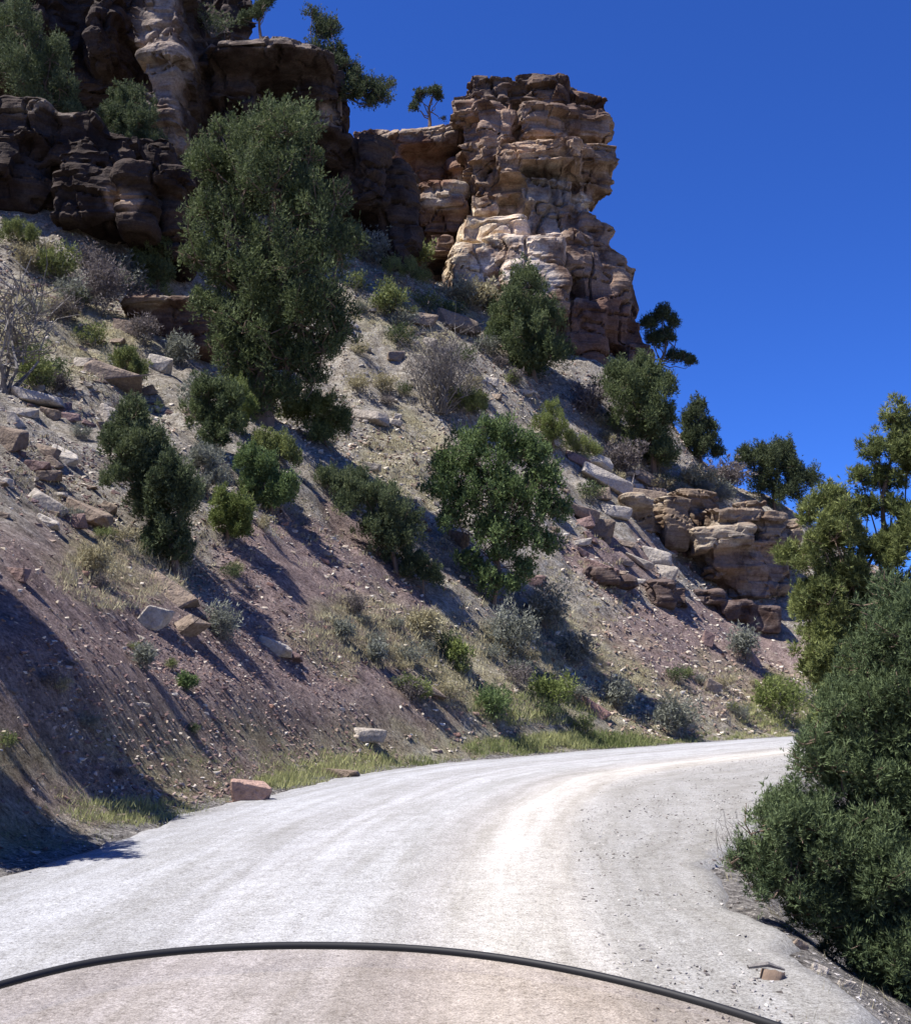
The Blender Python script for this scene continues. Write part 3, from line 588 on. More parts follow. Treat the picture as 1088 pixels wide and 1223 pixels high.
pt = P(512, 158, 81); tree('pine_tree', None, [(501, 113, 7), (519, 110, 8), (525, 117, 5), (495, 128, 6), (530, 142, 3)], 'pine', 'tiny twisted pine standing alone on the rim left of the tower', 'pine', 'trees along the cliff top', 1100, .22, .08, 4, d=81, basept=pt, sub=7, trunk_r=.14, fill=True)
pt = P(312, 42, 64); tree('pine_tree', None, [(318, 5, 14), (305, 18, 10), (290, 22, 8), (325, -12, 14)], 'pine', 'pine cut off by the top edge above the cliff overhang', 'pine', 'trees along the cliff top', 1500, .2, .07, 4, d=64, basept=pt, sub=5)
pt = P(255, 42, 63.5); twig_bush('dry_shrub', None, 36, 50, 'bare shrub on top of the flat cliff cap, left of the cut off pine', group='trees along the cliff top', basept=pt, stems=22, leaf='dark', nleaf=500, leafsize=.16)

# the big junipers at the right of the road
bA = np.array([4.15, 8.6, hz(4.15, 8.6)])
tree('juniper_tree', None, [(1082, 760, 45), (1035, 790, 30), (1000, 850, 30), (978, 880, 16), (1062, 715, 28), (1045, 850, 48), (1095, 850, 60), (990, 915, 40), (1055, 935, 58), (1110, 960, 60), (945, 985, 40), (905, 1025, 24), (1000, 1010, 58), (1065, 1050, 62), (948, 1050, 40), (880, 1035, 12), (985, 1090, 42), (1040, 1130, 52), (1090, 1150, 60), (1115, 1060, 60), (1130, 800, 60), (1075, 1205, 40), (1120, 1230, 60), (1045, 1180, 26)],
    'near', 'dense dark green juniper close by at the lower right, sweeping down to the gravel', 'juniper', 'big roadside junipers', 50000, .06, .0145, 5, d=8.6, basept=bA, sub=16, subf=(.22, .4), trunk_r=.09, fill=True)
bB = np.array([6.3, 14.0, hz(6.3, 14.0)])
tree('juniper_tree', None, [(1072, 508, 24), (1045, 540, 20), (1085, 545, 28), (1028, 575, 16), (1060, 575, 24), (1035, 612, 18), (1000, 690, 20), (1040, 720, 24), (985, 800, 26), (1000, 745, 26), (1010, 610, 16), (990, 600, 22), (965, 620, 18), (1065, 610, 16), (1000, 645, 36), (960, 670, 24), (1060, 665, 28), (1020, 700, 28), (975, 720, 34), (1080, 720, 36), (1040, 755, 34), (985, 775, 30), (1110, 640, 40), (1110, 560, 30), (1010, 830, 40), (1070, 800, 40), (990, 870, 24)],
    'olive', 'taller olive green juniper at the right edge, sky showing through its loose top', 'juniper', 'big roadside junipers', 26000, .085, .022, 5, d=13.5, basept=bB, sub=12, subf=(.2, .4), trunk_r=.06)
SD = np.array(sd)
for gx_, gv_, hgt, lb in [(-150, 815, 1.8, 'juniper outside the left edge that throws the lowest shadow on the bank'), (-60, 705, 3.0, 'juniper outside the left edge that throws the upper shadow on the bank')]:
    G0 = cast(gx_, gv_); tq = 1.0
    while tq < 40:
        Q = G0 + SD * tq
        if proj(Q)[0] < -130 * 10 / Q[1] - 60 and Q[2] - hz(Q[0], Q[1]) > hgt * .45: break
        tq += .1
    tx, ty = Q[0], Q[1]; print('shade tree', Q, Q[2] - hz(tx, ty)); b0 = np.array([tx, ty, hz(tx, ty)]); root_cs = []; sc_ = ty / F
    u0, v0 = proj(b0); bl_ = []
    for k in range(22):
        t = random.uniform(.12, .95); wdt = 1.1 * (1 - .55 * t); bl_.append((u0 + random.uniform(-1, 1) * wdt / sc_, v0 - t * hgt / sc_, random.uniform(.5, .8) / sc_))
    tree('juniper_tree', None, bl_, 'dark', lb, 'juniper', GT, 9000, .14, .08, 4, d=ty, basept=b0)
# ------------------------------------------------------------------ bare and grey shrubs
GS = 'grey shrubs dotted over the hillside'
twig_bush('dead_shrub', (525, 495), 125, 110, 'large leafless grey shrub below the round dense juniper', group='bare shrubs on the hillside', stems=70, leaf='twig', nleaf=900, kids=10, thick=1.3, leafsize=.12)
twig_bush('dead_shrub', (5, 470), 190, 70, 'bare branches of a dead shrub cut by the left edge of the picture', group='bare shrubs on the hillside', stems=14, kids=8, thick=2.2, lean=(.08, 0))
twig_bush('dead_shrub', (872, 868), 62, 16, 'thin dark dead stem standing beside the road bend', group='bare shrubs on the hillside', stems=3, kids=3, thick=1.6)
twig_bush('bare_plant', (878, 1028), 70, 46, 'thin bare twiggy plant at the tip of the dark juniper by the gravel', 'shrub', 'bare shrubs on the hillside', stems=9, kids=6, thick=.7)
for b, hh, ww, lb, lf in [((118, 375), 75, 60, 'grey twiggy shrub under the dark ledge, top left of the open slope', 'twig'), ((70, 340), 50, 60, 'low olive shrub at the foot of the dark ledge', 'olive'),
    ((655, 762), 60, 65, 'pale blue grey shrub below the leafy tree shadow, higher of a pair', 'sage'), ((612, 790), 62, 62, 'greyish green shrub touching the pale blue grey one, lower of the pair', 'sage'),
    ((808, 882), 48, 52, 'rounded blue grey shrub beside the road verge near the bend', 'sage'), ((740, 852), 38, 36, 'small grey shrub right of the orange fallen slab', 'sage'), ((172, 802), 28, 24, 'lone spiky grey tuft shrub on the bare reddish bank at left', 'sage'),
    ((268, 768), 46, 46, 'grey green shrub just right of the broken slabs under the tall dark shrub', 'sage'), ((410, 770), 24, 24, 'small dark tuft shrub at the left end of the grassy patch', 'sage'), ((450, 795), 24, 22, 'small grey tuft shrub in the grassy patch', 'sage'),
    ((40, 470), 45, 50, 'dark low shrub beside the bare branches at the left edge', 'olive'), ((440, 318), 45, 55, 'grey shrub right of the biggest juniper, below the cliff', 'sage'), ((495, 322), 36, 50, 'olive shrub under the pinkish cliff wall', 'olive'),
    ((545, 800), 32, 34, 'pale green shrub left of the greyish green one', 'lime'), ((508, 765), 36, 40, 'straw coloured shrub at the right of the grassy patch', 'straw'), ((890, 795), 40, 32, 'low shrub with a dark shadow below the crumbling ledge', 'sage'),
    ((930, 862), 50, 70, 'yellow green bush at the roadside by the bend', 'lime'), ((660, 850), 44, 60, 'green bush above the verge, left of the orange slab', 'lime'), ((590, 862), 40, 56, 'low green weeds bush on the bank above the yellow verge', 'bright'),
    ((222, 826), 20, 20, 'tiny green tuft alone on the reddish bank', 'bright'), ((700, 500), 40, 46, 'brown grey shrub under the round dense juniper, beside fallen slabs', 'twig'), ((745, 570), 45, 50, 'dry brown shrub left of the yellow green skyline juniper', 'twig'), ((870, 585), 34, 60, 'pale dry shrub on the ridge left of the wide skyline juniper', 'twig'), ((835, 590), 30, 50, 'straw shrub on the ridge below the small dark pine', 'straw'),
    ((465, 380), 40, 44, 'olive tuft shrub on the open slope below the cliff wall', 'olive'), ((560, 340), 36, 50, 'olive bush against the pale bulge of the tower', 'olive'), ((215, 440), 40, 40, 'grey shrub left of the biggest juniper by pale boulders', 'sage'), ((235, 500), 50, 50, 'grey green shrub above the tall dark one', 'sage'),
    ((115, 690), 40, 46, 'dry tuft shrub below the pale slabs on the left slope', 'straw'), ((560, 370), 40, 70, 'brown dry bush on top of the small slope ledge', 'straw'), ((690, 800), 40, 46, 'grey shrub above the orange slab', 'sage'), ((500, 840), 24, 30, 'green tuft beside the flat tan slab on the bank', 'olive')]:
    if lb: twig_bush('shrub', b, hh, ww, lb, 'shrub', GS, stems=20, leaf=lf, nleaf=int(420 + hh * ww * .25), kids=6, leafsize=max(.05, .0032 * (cast(*b)[1] if cast(*b) is not None else 40)), thick=.8)

TZ = [([(0, 290), (200, 330), (230, 430), (60, 480), (0, 440)], 26, 'one of many small grey tufts on the upper left slope under the dark ledge', (20, 42)),
    ([(400, 340), (560, 360), (640, 470), (500, 520), (420, 470)], 22, 'one of many small olive tufts on the pale slope below the cliff wall', (14, 30)),
    ([(380, 720), (560, 760), (760, 830), (720, 880), (540, 880), (420, 800)], 30, 'one of many small tufts on the grassy middle bank above the road', (12, 30)),
    ([(100, 480), (300, 560), (420, 640), (300, 720), (120, 680), (40, 560)], 18, 'one of many small tufts between the bigger shrubs of the left slope', (14, 30)),
    ([(660, 480), (830, 560), (900, 600), (780, 640), (680, 600)], 20, 'one of many small dry tufts among the slabs under the tower', (12, 28)),
    ([(760, 780), (960, 830), (960, 865), (780, 880)], 10, 'one of many small tufts on the purple bank by the bend', (10, 22)),
    ([(0, 640), (250, 760), (320, 930), (200, 950), (0, 1000)], 10, 'one of a few small tufts on the bare reddish bank', (10, 22))]
def inpoly(x, y, poly):
    c = False; j = len(poly) - 1
    for i in range(len(poly)):
        if (poly[i][1] > y) != (poly[j][1] > y) and x < (poly[j][0] - poly[i][0]) * (y - poly[i][1]) / (poly[j][1] - poly[i][1]) + poly[i][0]: c = not c
        j = i
    return c
TP = {}
for lf in ('sage', 'olive', 'straw', 'twig', 'juniper'):
    for kk in range(2):
        o = twig_bush('tuft', None, 1, 1, None, basept=(0, F, 0), stems=14, leaf=lf, nleaf=520, kids=5, thick=1, leafsize=.09); TP[(lf, kk)] = o
for poly, cnt, lb, (s0, s1) in TZ:
    xs = [p[0] for p in poly]; ys = [p[1] for p in poly]; k = 0
    while k < cnt:
        x = random.uniform(min(xs), max(xs)); v = random.uniform(min(ys), max(ys)); g = cast(x, v) if inpoly(x, v, poly) else None
        if g is None: continue
        src = TP[(random.choice(('sage', 'olive', 'straw', 'twig', 'juniper', 'sage')), k % 2)]; r = src.copy(); col.objects.link(r); r.name = 'tuft'
        for ch in src.children: c = ch.copy(); col.objects.link(c); c.parent = r
        hh = random.uniform(s0, s1) * g[1] / F; r.location = g; r.rotation_euler = (0, 0, random.uniform(0, 6.28)); r.scale = (hh * random.uniform(1.0, 1.5), hh * 1.2, hh)
        tag(r, lb, 'grass tuft', 'small tufts all over the hillside'); k += 1
for o in TP.values():
    for ch in list(o.children): bpy.data.objects.remove(ch)
    bpy.data.objects.remove(o)
# ------------------------------------------------------------------ loose rocks
def hull_mesh(seed, n_=16, box=.75, fl=1.0):
    r = np.random.default_rng(seed); bm = bmesh.new(); pts = r.uniform(-1, 1, (n_, 3)); pts = np.sign(pts) * np.abs(pts) ** (1 - box * .6)
    for p in pts: bm.verts.new((p[0] * .5, p[1] * .5, p[2] * .5 * fl))
    bmesh.ops.convex_hull(bm, input=bm.verts); 
    for v in [v for v in bm.verts if not v.link_faces]: bm.verts.remove(v)
    bmesh.ops.bevel(bm, geom=bm.edges[:], offset=.035, segments=1, affect='EDGES')
    bmesh.ops.triangulate(bm, faces=bm.faces[:])
    bmesh.ops.subdivide_edges(bm, edges=bm.edges[:], cuts=1)
    for v in bm.verts:
        c = np.array(v.co); c = c * (1 + .05 * noise(c[None] * 5, seed)[0]); v.co = c
    bmesh.ops.recalc_face_normals(bm, faces=bm.faces[:])
    me = bpy.data.meshes.new('rock'); bm.to_mesh(me); bm.free(); return me
HULLS = {}
def hull(kind, matn):
    k = (kind, matn)
    if k not in HULLS: me = hull_mesh(kind * 7 + 3, 13 + kind % 5 * 2); me.materials.append(M[matn]); HULLS[k] = me
    return HULLS[k]
def rock(x, v, wpx, hpx, matn, label, group='fallen rocks on the hillside', name='rock', dep=1.0, ang=None, kind=None, sink=.27):
    g = cast(x, v)
    if g is None: return None
    sc_ = g[1] / F; o = bpy.data.objects.new(name, hull(kind if kind is not None else random.randrange(12), matn)); col.objects.link(o)
    wv, hv = wpx * sc_, hpx * sc_; o.scale = (wv * 1.12, max(hv, wv * .6) * dep, hv * 1.15); o.location = (g[0], g[1], g[2] + hv * (.5 - sink))
    a = R(ang) if ang is not None else R(random.uniform(-12, 30)); o.rotation_euler = (R(random.uniform(-8, 8)), a, R(random.uniform(-25, 25)))
    return tag(o, label, 'rock', group)
ROCKS = [(127, 508, 20, 24, 'pale', 'bright white upright stone left of the tall dark shrub', 20), (190, 441, 26, 16, 'pale', 'pale rounded boulder right of the brown blocky one', 15), (138, 460, 58, 26, 'tan', 'wide blocky tan boulder with a dark shaded front, high on the left slope', 8),
    (56, 608, 42, 16, 'pale', 'long white slab tilted downhill above the reddish bank', 35), (108, 625, 50, 18, 'tan', 'flat brown slab casting a shadow, right of the long white slab', 20), (18, 505, 26, 14, 'pale', 'small white slab near the left edge', 30), (14, 533, 40, 22, 'tan', 'tan boulder cut by the left edge of the picture', 10),
    (45, 482, 50, 12, 'pale', 'thin flat pale slab near the bare branches', 8), (76, 548, 32, 12, 'pale', 'pale slab above the long white one', 30), (185, 748, 26, 30, 'pale', 'pale broken slab standing over a dark gap below the tall dark shrub', 40), (224, 760, 16, 32, 'tan', 'narrow upright slab beside the pale broken one', 60),
    (205, 712, 56, 18, 'tan', 'long tan slab above the two broken slabs', 35), (548, 650, 24, 18, 'tan', 'yellowish boulder left of the trunk of the leafy tree', 10), (328, 778, 36, 12, 'pale', 'pale flat rock in the middle of the reddish bank', 25), (350, 790, 20, 12, 'dusk', 'small purplish rock beside the pale flat rock', 10),
    (437, 884, 36, 14, 'pale', 'cracked pale rock low on the bank above the grass', 5), (410, 930, 36, 10, 'tan', 'flat slab lying in the grass at the road edge', 0), (705, 848, 44, 18, 'red', 'orange pink fallen slab on the bank above the yellow verge', 22), (850, 826, 24, 11, 'tan', 'pale tan rock near the thin dead stem', 15),
    (784, 672, 30, 16, 'pale', 'upper of two pale blocks below the broken outcrop', 10), (794, 690, 26, 16, 'pale', 'lower of two pale blocks below the broken outcrop', 10), (700, 552, 52, 14, 'pale', 'grey slab beside the brown shrub under the tower', 15), (722, 580, 56, 14, 'pale', 'long pale slab tilting downhill in the slab pile', 25),
    (765, 600, 46, 18, 'tan', 'blocky slab at the upper end of the broken outcrop', 8), (690, 620, 40, 16, 'tan', 'brown block at the left end of the slab pile', 10), (715, 640, 30, 18, 'tan', 'squarish block under the slab pile', 5), (515, 830, 34, 12, 'tan', 'flat tan slab on the grassy bank', 28), (735, 620, 30, 14, 'pale', 'small pale block in the slab pile', 12),
    (100, 625, 1, 1, None, None, 0), (895, 790, 26, 18, 'dusk', 'dark rock low under the crumbling ledge', 10), (845, 770, 14, 14, 'dusk', 'dark rock alone on the purple slope', 10), (545, 395, 46, 18, 'tan', 'brown ledge block between two bushes under the tower', 8), (500, 385, 40, 14, 'tan', 'flat brown block left of the ledge block', 5),
    (440, 500, 40, 12, 'pale', 'flat pale rock in the gap right of the olive shrub', 15), (20, 690, 24, 12, 'dusk', 'dark rock at the top of the reddish bank, left', 10), (150, 395, 30, 14, 'tan', 'dark block below the thin capped outcrop', 5), (60, 500, 22, 12, 'tan', 'small tan rock between white slabs', 10), (90, 630, 22, 14, 'dusk', 'dark stone under the long white slab', 0),
    (770, 545, 40, 12, 'pale', 'flat rock just below the skyline juniper', 10), (640, 700, 20, 12, 'dusk', 'dark stone inside the leafy tree shadow', 5), (720, 690, 36, 14, 'dusk', 'purplish ledge stone under the slab pile', 15)]
for k, (x, v, a, b_, m_, lb, an) in enumerate(ROCKS):
    if lb: rock(x, v, a * 1.2, b_ * 1.3, m_, lb, ang=an, kind=k % 12)
r0 = rock(300, 962, 46, 27, 'pink', 'blocky reddish boulder resting on the gravel at the left edge of the road', None, 'boulder', 1.0, 3, 4, 0.02)
g = cast(912, 976); rock(912, 977, 20, 11, 'pale', 'bright white stone on the right gravel shoulder', 'stones at the right of the road', 'stone', ang=0)
for x, v, a, b_, m_, lb in [(978, 1162, 20, 12, 'pale', 'pale stone at the gravel edge under the dark juniper, nearest of the shoulder stones'), (955, 1135, 22, 12, 'tan', 'tan stone by the drop at the dark juniper'), (1010, 1180, 20, 10, 'pale', 'small flat stone at the lip right of the wood stump'), (893, 977, 12, 7, 'tan', 'small stone left of the bright white one')]:
    rock(x, v, a, b_, m_, lb, 'stones at the right of the road', 'stone')
# cut stump / weathered block by the shoulder
g = cast(922, 1185)
if g is not None:
    sc_ = g[1] / F; ob = empty('wood_stump', g)
    bm = bmesh.new(); rr = []
    for j, (zz, s_) in enumerate([(-.04, 1.2), (.03, .95), (.07, .88), (.105, .84)]):
        ring = [bm.verts.new((math.cos(i * math.pi / 8) * .085 * s_ * (1 + .12 * math.sin(i * 2.3)), math.sin(i * math.pi / 8) * .07 * s_ * (1 + .1 * math.sin(i * 1.7)), zz + .008 * math.sin(i * 1.9))) for i in range(16)]; rr.append(ring)
    for a, b_ in zip(rr[:-1], rr[1:]):
        for i in range(16): bm.faces.new((a[i], a[(i + 1) % 16], b_[(i + 1) % 16], b_[i]))
    me = bpy.data.meshes.new('bark'); bm.faces.new(rr[-1]); bm.to_mesh(me); bm.free(); me.polygons.foreach_set('use_smooth', [True] * (len(me.polygons) - 1) + [False]); link('bark', me, M['bark'], ob); ob.rotation_euler = (R(-9), R(14), R(20))
    tbm = MBn(); tbm.add(*tube([(-.16, .02, .10), (-.05, -.01, .135), (.08, .0, .125)], [.012, .016, .006], 5)); link('broken_branch', tbm.mesh('b'), M['grey_bark'], ob)
    tag(ob, 'short weathered wood stump on the right shoulder near the windshield rim', 'stump')
# numerous loose stones
def inpoly(x, y, poly):
    c = False; j = len(poly) - 1
    for i in range(len(poly)):
        if (poly[i][1] > y) != (poly[j][1] > y) and x < (poly[j][0] - poly[i][0]) * (y - poly[i][1]) / (poly[j][1] - poly[i][1]) + poly[i][0]: c = not c
        j = i
    return c
Z1 = [(0, 330), (210, 400), (260, 480), (120, 640), (0, 620)]; Z2 = [(0, 640), (240, 720), (420, 700), (560, 760), (560, 880), (320, 930), (0, 1020)]
Z3 = [(400, 360), (560, 380), (640, 470), (520, 500), (540, 660), (500, 640), (440, 560), (420, 460)]; Z4 = [(650, 470), (800, 590), (840, 680), (760, 720), (650, 640)]
Z5 = [(560, 780), (720, 720), (960, 790), (960, 860), (780, 880), (560, 880)]; Z6 = [(230, 540), (420, 640), (520, 720), (440, 760), (240, 680)]
GST = 'loose stones scattered over the hillside'
for poly, cnt, mats, lb, sz in [(Z1, 70, ('pale', 'tan', 'tan', 'dusk'), 'one of many loose stones on the tan upper left slope', (9, 32)), (Z2, 60, ('red', 'pale', 'dusk', 'tan'), 'one of many loose stones on the bare reddish lower bank', (5, 13)),
    (Z3, 50, ('pale', 'tan', 'pale'), 'one of many pale stones in the scree chute below the cliff wall', (7, 24)), (Z4, 55, ('pale', 'tan', 'tan', 'dusk'), 'one of many angular stones among the slab pile under the tower', (10, 36)),
    (Z5, 30, ('pale', 'tan', 'dusk'), 'one of many small stones on the purple bank beside the far road', (5, 11)), (Z6, 25, ('pale', 'tan', 'red'), 'one of many stones on the slope between the shrubs', (6, 15))]:
    xs = [p[0] for p in poly]; ys = [p[1] for p in poly]; k = 0
    while k < cnt:
        x = random.uniform(min(xs), max(xs)); v = random.uniform(min(ys), max(ys))
        if not inpoly(x, v, poly): continue
        wpx = sz[0] + (sz[1] - sz[0]) * random.random() ** 2.2
        if rock(x, v, wpx, wpx * random.uniform(.28, .6), random.choice(mats), lb, GST, 'stone'): k += 1
# scree: the uncountable rest
def scatter_stones(name, cnt, sampler, size, mat, kind='stuff'):
    protos = []
    for k in range(8):
        r = np.random.default_rng(k + 90); bm = bmesh.new()
        for p in r.uniform(-.5, .5, (9, 3)): bm.verts.new(tuple(p * [1, .8, .55]))
        bmesh.ops.convex_hull(bm, input=bm.verts); [bm.verts.remove(v) for v in [v for v in bm.verts if not v.link_faces]]
        bmesh.ops.triangulate(bm, faces=bm.faces[:]); bmesh.ops.recalc_face_normals(bm, faces=bm.faces[:]); bm.verts.index_update()
        protos.append((np.array([v.co[:] for v in bm.verts]), np.array([[v.index for v in f.verts] for f in bm.faces]))); bm.free()
    b = MBn(); tint = []
    pts, sc = sampler(cnt)
    for p, s_ in zip(pts, sc):
        v, f = protos[random.randrange(8)]; a = random.uniform(0, 6.28); ca, sa = math.cos(a), math.sin(a); v = v * s_ * np.array([1, random.uniform(.6, 1.1), 1])
        v = np.c_[v[:, 0] * ca - v[:, 1] * sa, v[:, 0] * sa + v[:, 1] * ca, v[:, 2]] + p; b.add(v, f); tint += [random.random()] * len(v)
    me = b.mesh(name); attr_float(me, 'var', tint); return tag(link(name, me, mat), kind=kind)
def mat_scree(name, stops):
    m, nt, b = mat_new(name, .9, .15); at = N(nt, 'ShaderNodeAttribute'); at.attribute_name = 'var'
    c = ramp(nt, at.outputs['Fac'], stops); c = mix(nt, 1.0, c, ramp(nt, noise_n(nt, 14, 4, .7), [(.3, (.7, .68, .66)), (.7, (1.1, 1.1, 1.1))]), 'MULTIPLY')
    nt.links.new(c, b.inputs['Base Color']); return m
M['scree'] = mat_scree('scree_stone', [(0, (.16, .11, .10)), (.3, (.28, .20, .16)), (.6, (.40, .34, .27)), (1, (.62, .58, .50))])
M['rubble'] = mat_scree('bank_rubble', [(0, (.13, .085, .08)), (.5, (.26, .18, .16)), (.8, (.33, .27, .23)), (1, (.5, .46, .40))])
M['pebble'] = mat_scree('road_pebble', [(0, (.10, .085, .08)), (.4, (.26, .245, .23)), (1, (.48, .46, .44))])
def hill_sampler(cnt):
    x = rng.uniform(-30, 30, cnt * 6); y = rng.uniform(8, 80, cnt * 6); s_, _, _ = sdist(x, y); dens = .5 + .9 * noise(np.c_[x, y, x * 0] / 4, 91)
    keep = (s_ > .6) & (rng.random(len(x)) < dens) & (np.abs(x) < y * .5 + 5); x = x[keep][:cnt]; y = y[keep][:cnt]; sz = (.05 + .22 * rng.random(len(x)) ** 3) * np.clip(y / 35, .35, 1.3)
    return np.c_[x, y, hzv(x, y) + sz * .1], sz
scatter_stones('scree', 48000, hill_sampler, None, M['scree'])
def bank_sampler(cnt):
    y = rng.uniform(7, 30, cnt * 5); x = rng.uniform(-13, 3, cnt * 5); s_, _, _ = sdist(x, y); dens = .35 + .9 * noise(np.c_[x, y, x * 0] / 1.7, 95)
    keep = (s_ > .2) & (rng.random(len(x)) < dens) & (np.abs(x) < y * .46 + 1); x = x[keep][:cnt]; y = y[keep][:cnt]; sz = .02 + .12 * rng.random(len(x)) ** 4
    return np.c_[x, y, hzv(x, y) + sz * .1], sz
scatter_stones('rubble', 22000, bank_sampler, None, M['rubble'])
def shoulder_sampler(cnt):
    y = 4.5 + 26 * rng.random(cnt) ** 1.6; x = rng.uniform(-5, 11, cnt); s_, wt_, ws_ = sdist(x, y)
    keep = ((s_ > -.5) & (s_ < .6)) | ((-s_ > wt_ - .2) & (-s_ < ws_ + .8)) | (rng.random(cnt) < .5) & (s_ < 0) & (-s_ < ws_); x = x[keep]; y = y[keep]
    sz = .012 + .035 * rng.random(len(x)) ** 3; return np.c_[x, y, np.where((s_[keep] < 0) & (-s_[keep] < ws_[keep] - .25), .012, hzv(x, y) + .005)], sz
scatter_stones('gravel', 34000, shoulder_sampler, None, M['pebble'])
# ------------------------------------------------------------------ grasses
def grass(name, pts, hgt, mat, per=9, wd=.008, spread=.08):
    m = len(pts) * per; p = np.repeat(pts, per, 0) + rng.normal(size=(m, 3)) * [spread, spread, 0]; p[:, 2] = np.repeat(pts[:, 2], per) - .02
    hh = np.repeat(hgt, per) * (.5 + .7 * rng.random(m)); ln = rng.normal(size=(m, 3)) * [.4, .4, 0]; tip = p + (ln + [0, 0, 1]) * hh[:, None]
    a = rng.random(m) * 6.28; ww = (np.c_[np.cos(a), np.sin(a), a * 0]) * (wd * np.repeat(np.clip(pts[:, 1] / 14, .7, 5), per))[:, None]
    v = np.stack([p - ww, p + ww, tip], 1).reshape(-1, 3); me = mesh_np(name, v, np.arange(m * 3).reshape(-1, 3))
    attr_float(me, 'var', np.repeat(np.clip(np.repeat(.5 + .5 * noise(pts / 2.5, 7), per) + .2 * rng.normal(size=m), 0, 1), 3)); return tag(link(name, me, mat), kind='stuff')
def verge(cnt, smin, smax, ymin, ymax, dens):
    x = rng.uniform(-7, 22, cnt * 8); y = rng.uniform(ymin, ymax, cnt * 8); s_, _, _ = sdist(x, y); keep = (s_ > smin) & (s_ < smax) & (rng.random(len(x)) < dens + .8 * noise(np.c_[x, y, x] / 2.2, 12)) 
    x = x[keep][:cnt]; y = y[keep][:cnt]; return np.c_[x, y, hzv(x, y)]
pv = verge(4200, .1, 1.0, 8, 54, .5); u_, v_ = proj(pv); hh = (.05 + .12 * rng.random(len(pv))) * np.clip(pv[:, 1] / 22, .55, 1.2)
grass('roadside_grass', pv, hh, M['grass'], 18, .0035)
def blobpts(cnt, blobs):
    r = []
    while len(r) < cnt:
        b = random.choices(blobs, [q_[4] for q_ in blobs])[0]; a = random.random() * 6.28; rr = math.sqrt(random.random()); x = b[0] + b[2] * rr * math.cos(a); v = b[1] + b[3] * rr * math.sin(a)
        g = cast(x, v)
        if g is not None and sdist(g[:1], g[1:2])[0][0] > 0: r.append(g)
    return np.array(r)
bp = blobpts(3400, [(440, 760, 80, 40, 3), (620, 800, 120, 60, 4), (800, 830, 120, 40, 2), (500, 370, 90, 50, 2), (70, 400, 120, 60, 3), (140, 690, 80, 40, 2), (480, 560, 50, 60, 2), (700, 700, 60, 60, 1), (300, 560, 300, 120, 3), (540, 600, 200, 180, 3), (850, 590, 60, 30, 1)])
grass('bunch_grass', bp, .07 + .15 * rng.random(len(bp)), M['straw'], 16, .005, .14)

bv = blobpts(1300, [(700, 886, 80, 9, 5), (430, 918, 90, 14, 3), (350, 935, 50, 10, 2), (150, 970, 80, 16, 3), (600, 895, 50, 8, 2), (640, 850, 80, 18, 3), (930, 855, 50, 18, 3)])
grass('green_weeds', bv, (.07 + .16 * rng.random(len(bv))) * np.clip(bv[:, 1] / 24, .5, 1.3), M['grass'], 22, .0045, .14)
y_ = rng.uniform(4, 26, 1500); x_ = rng.uniform(1, 9, 1500); s_, _, w_ = sdist(x_, y_); k_ = (-s_ > w_ - .5 + .4 * noise(np.c_[x_, y_, x_] / .8, 5)) & (-s_ < w_ + 1.2) & (rng.random(1500) < .5)
px_ = np.c_[x_, y_, hzv(x_, y_)][k_]; grass('shoulder_grass', px_, .05 + .12 * rng.random(len(px_)), M['straw'], 9, .004, .05)

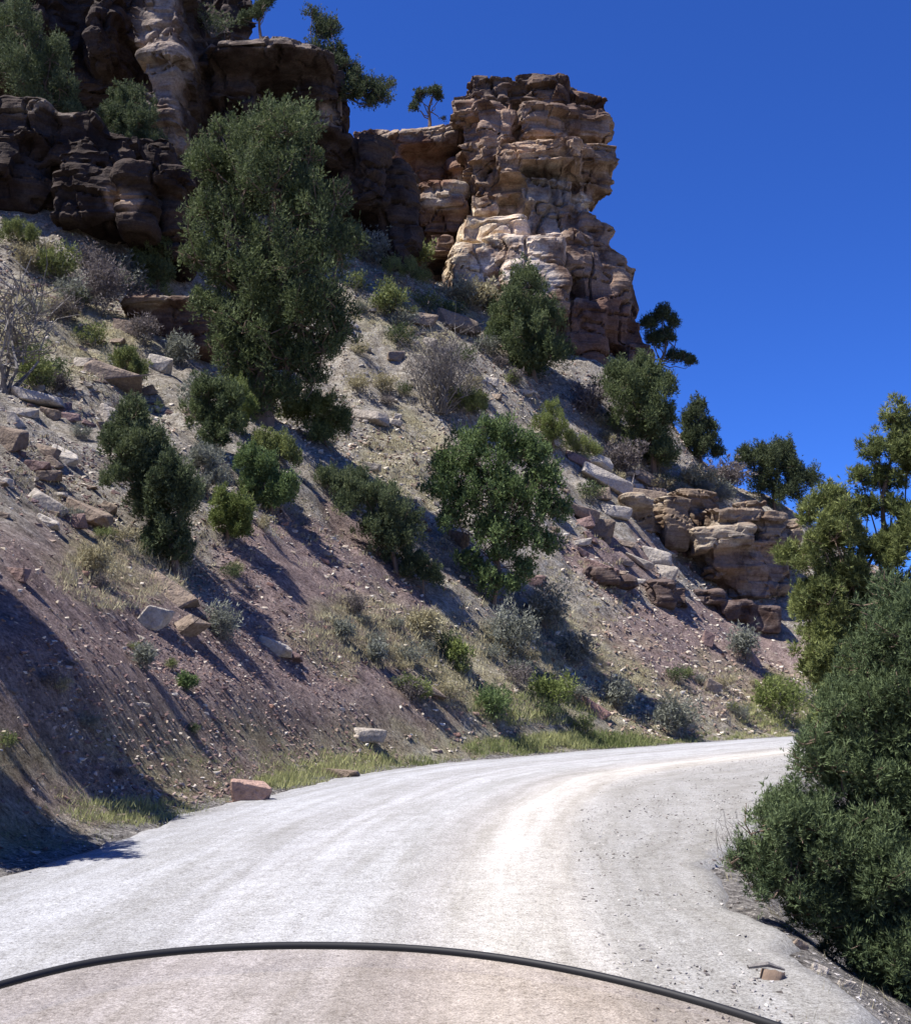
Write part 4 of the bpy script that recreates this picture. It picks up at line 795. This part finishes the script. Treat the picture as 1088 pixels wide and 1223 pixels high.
# ------------------------------------------------------------------ motorcycle windshield
rimpx = [(-160, 1240), (-80, 1203), (0, 1177), (100, 1152), (200, 1138), (300, 1131), (400, 1130), (500, 1134), (600, 1145), (700, 1163), (800, 1187), (900, 1217), (980, 1246), (1030, 1275)]
rim = [P(x, v, .62 - .16 * ((x - 400) / 650) ** 2) for x, v in rimpx]
rim = catmull(rim, 6); ws_root = empty('windshield', (rim[len(rim) // 2][0], rim[len(rim) // 2][1], rim[len(rim) // 2][2] - .2))
inv = Vector(ws_root.location) * -1
tv, tf = tube(rim, [.0020] * len(rim), 8); me = mesh_np('edge_trim', tv + np.array(inv), tf, True)
m, nt2, b = mat_new('rubber', .6, .3); b.inputs['Base Color'].default_value = (.012, .012, .014, 1); link('edge_trim', me, m, ws_root)
rows = 10; vs = []; 
for side in (0, 1):
    for j in range(rows):
        t = j / (rows - 1)
        for p in rim: vs.append(p + np.array([-(p[0] - rim[len(rim) // 2][0]) * .1 * t, .20 * t + side * .003, -(.02 + .32) * t * (1 if p[2] > 1.2 else 1)]))
nr_ = len(rim); vs = np.array(vs); fs = []
for side in (0, 1):
    for j in range(rows - 1):
        for i in range(nr_ - 1):
            a = side * rows * nr_ + j * nr_ + i; q_ = (a, a + 1, a + nr_ + 1, a + nr_); fs.append(q_ if side == 0 else q_[::-1])
K2 = rows * nr_
for i in range(nr_ - 1): fs.append((i + 1, i, K2 + i, K2 + i + 1)); a = (rows - 1) * nr_ + i; fs.append((a, a + 1, K2 + a + 1, K2 + a))
for j in range(rows - 1): a = j * nr_; fs.append((a, a + nr_, K2 + a + nr_, K2 + a)); a = j * nr_ + nr_ - 1; fs.append((a + nr_, a, K2 + a, K2 + a + nr_))
me = mesh_np('clear_pane', vs + np.array(inv), np.array(fs), True)
m = bpy.data.materials.new('tinted_plastic'); m.use_nodes = True; t2 = m.node_tree; t2.nodes.remove(t2.nodes['Principled BSDF'])
tr = N(t2, 'ShaderNodeBsdfTransparent'); tr.inputs[0].default_value = (.885, .85, .815, 1); t2.links.new(ramp(t2, noise_n(t2, 55, 6, .75), [(.35, (.94, .90, .87)), (.7, (.87, .83, .80))]), tr.inputs[0]); gl = N(t2, 'ShaderNodeBsdfGlossy'); gl.inputs['Roughness'].default_value = .08; gl.inputs[0].default_value = (1, 1, 1, 1)
ms = N(t2, 'ShaderNodeMixShader'); ms.inputs[0].default_value = .025
t2.links.new(tr.outputs[0], ms.inputs[1]); t2.links.new(gl.outputs[0], ms.inputs[2]); t2.links.new(ms.outputs[0], t2.nodes['Material Output'].inputs[0])
link('clear_pane', me, m, ws_root)
tag(ws_root, 'curved clear motorcycle windshield with a thin dark rim across the bottom of the view', 'windshield')
S.cycles.transparent_max_bounces = 16; S.cycles.max_bounces = 6
print('objects', len(bpy.data.objects), 'tris', sum(len(o.data.polygons) for o in bpy.data.objects if o.type == 'MESH'))
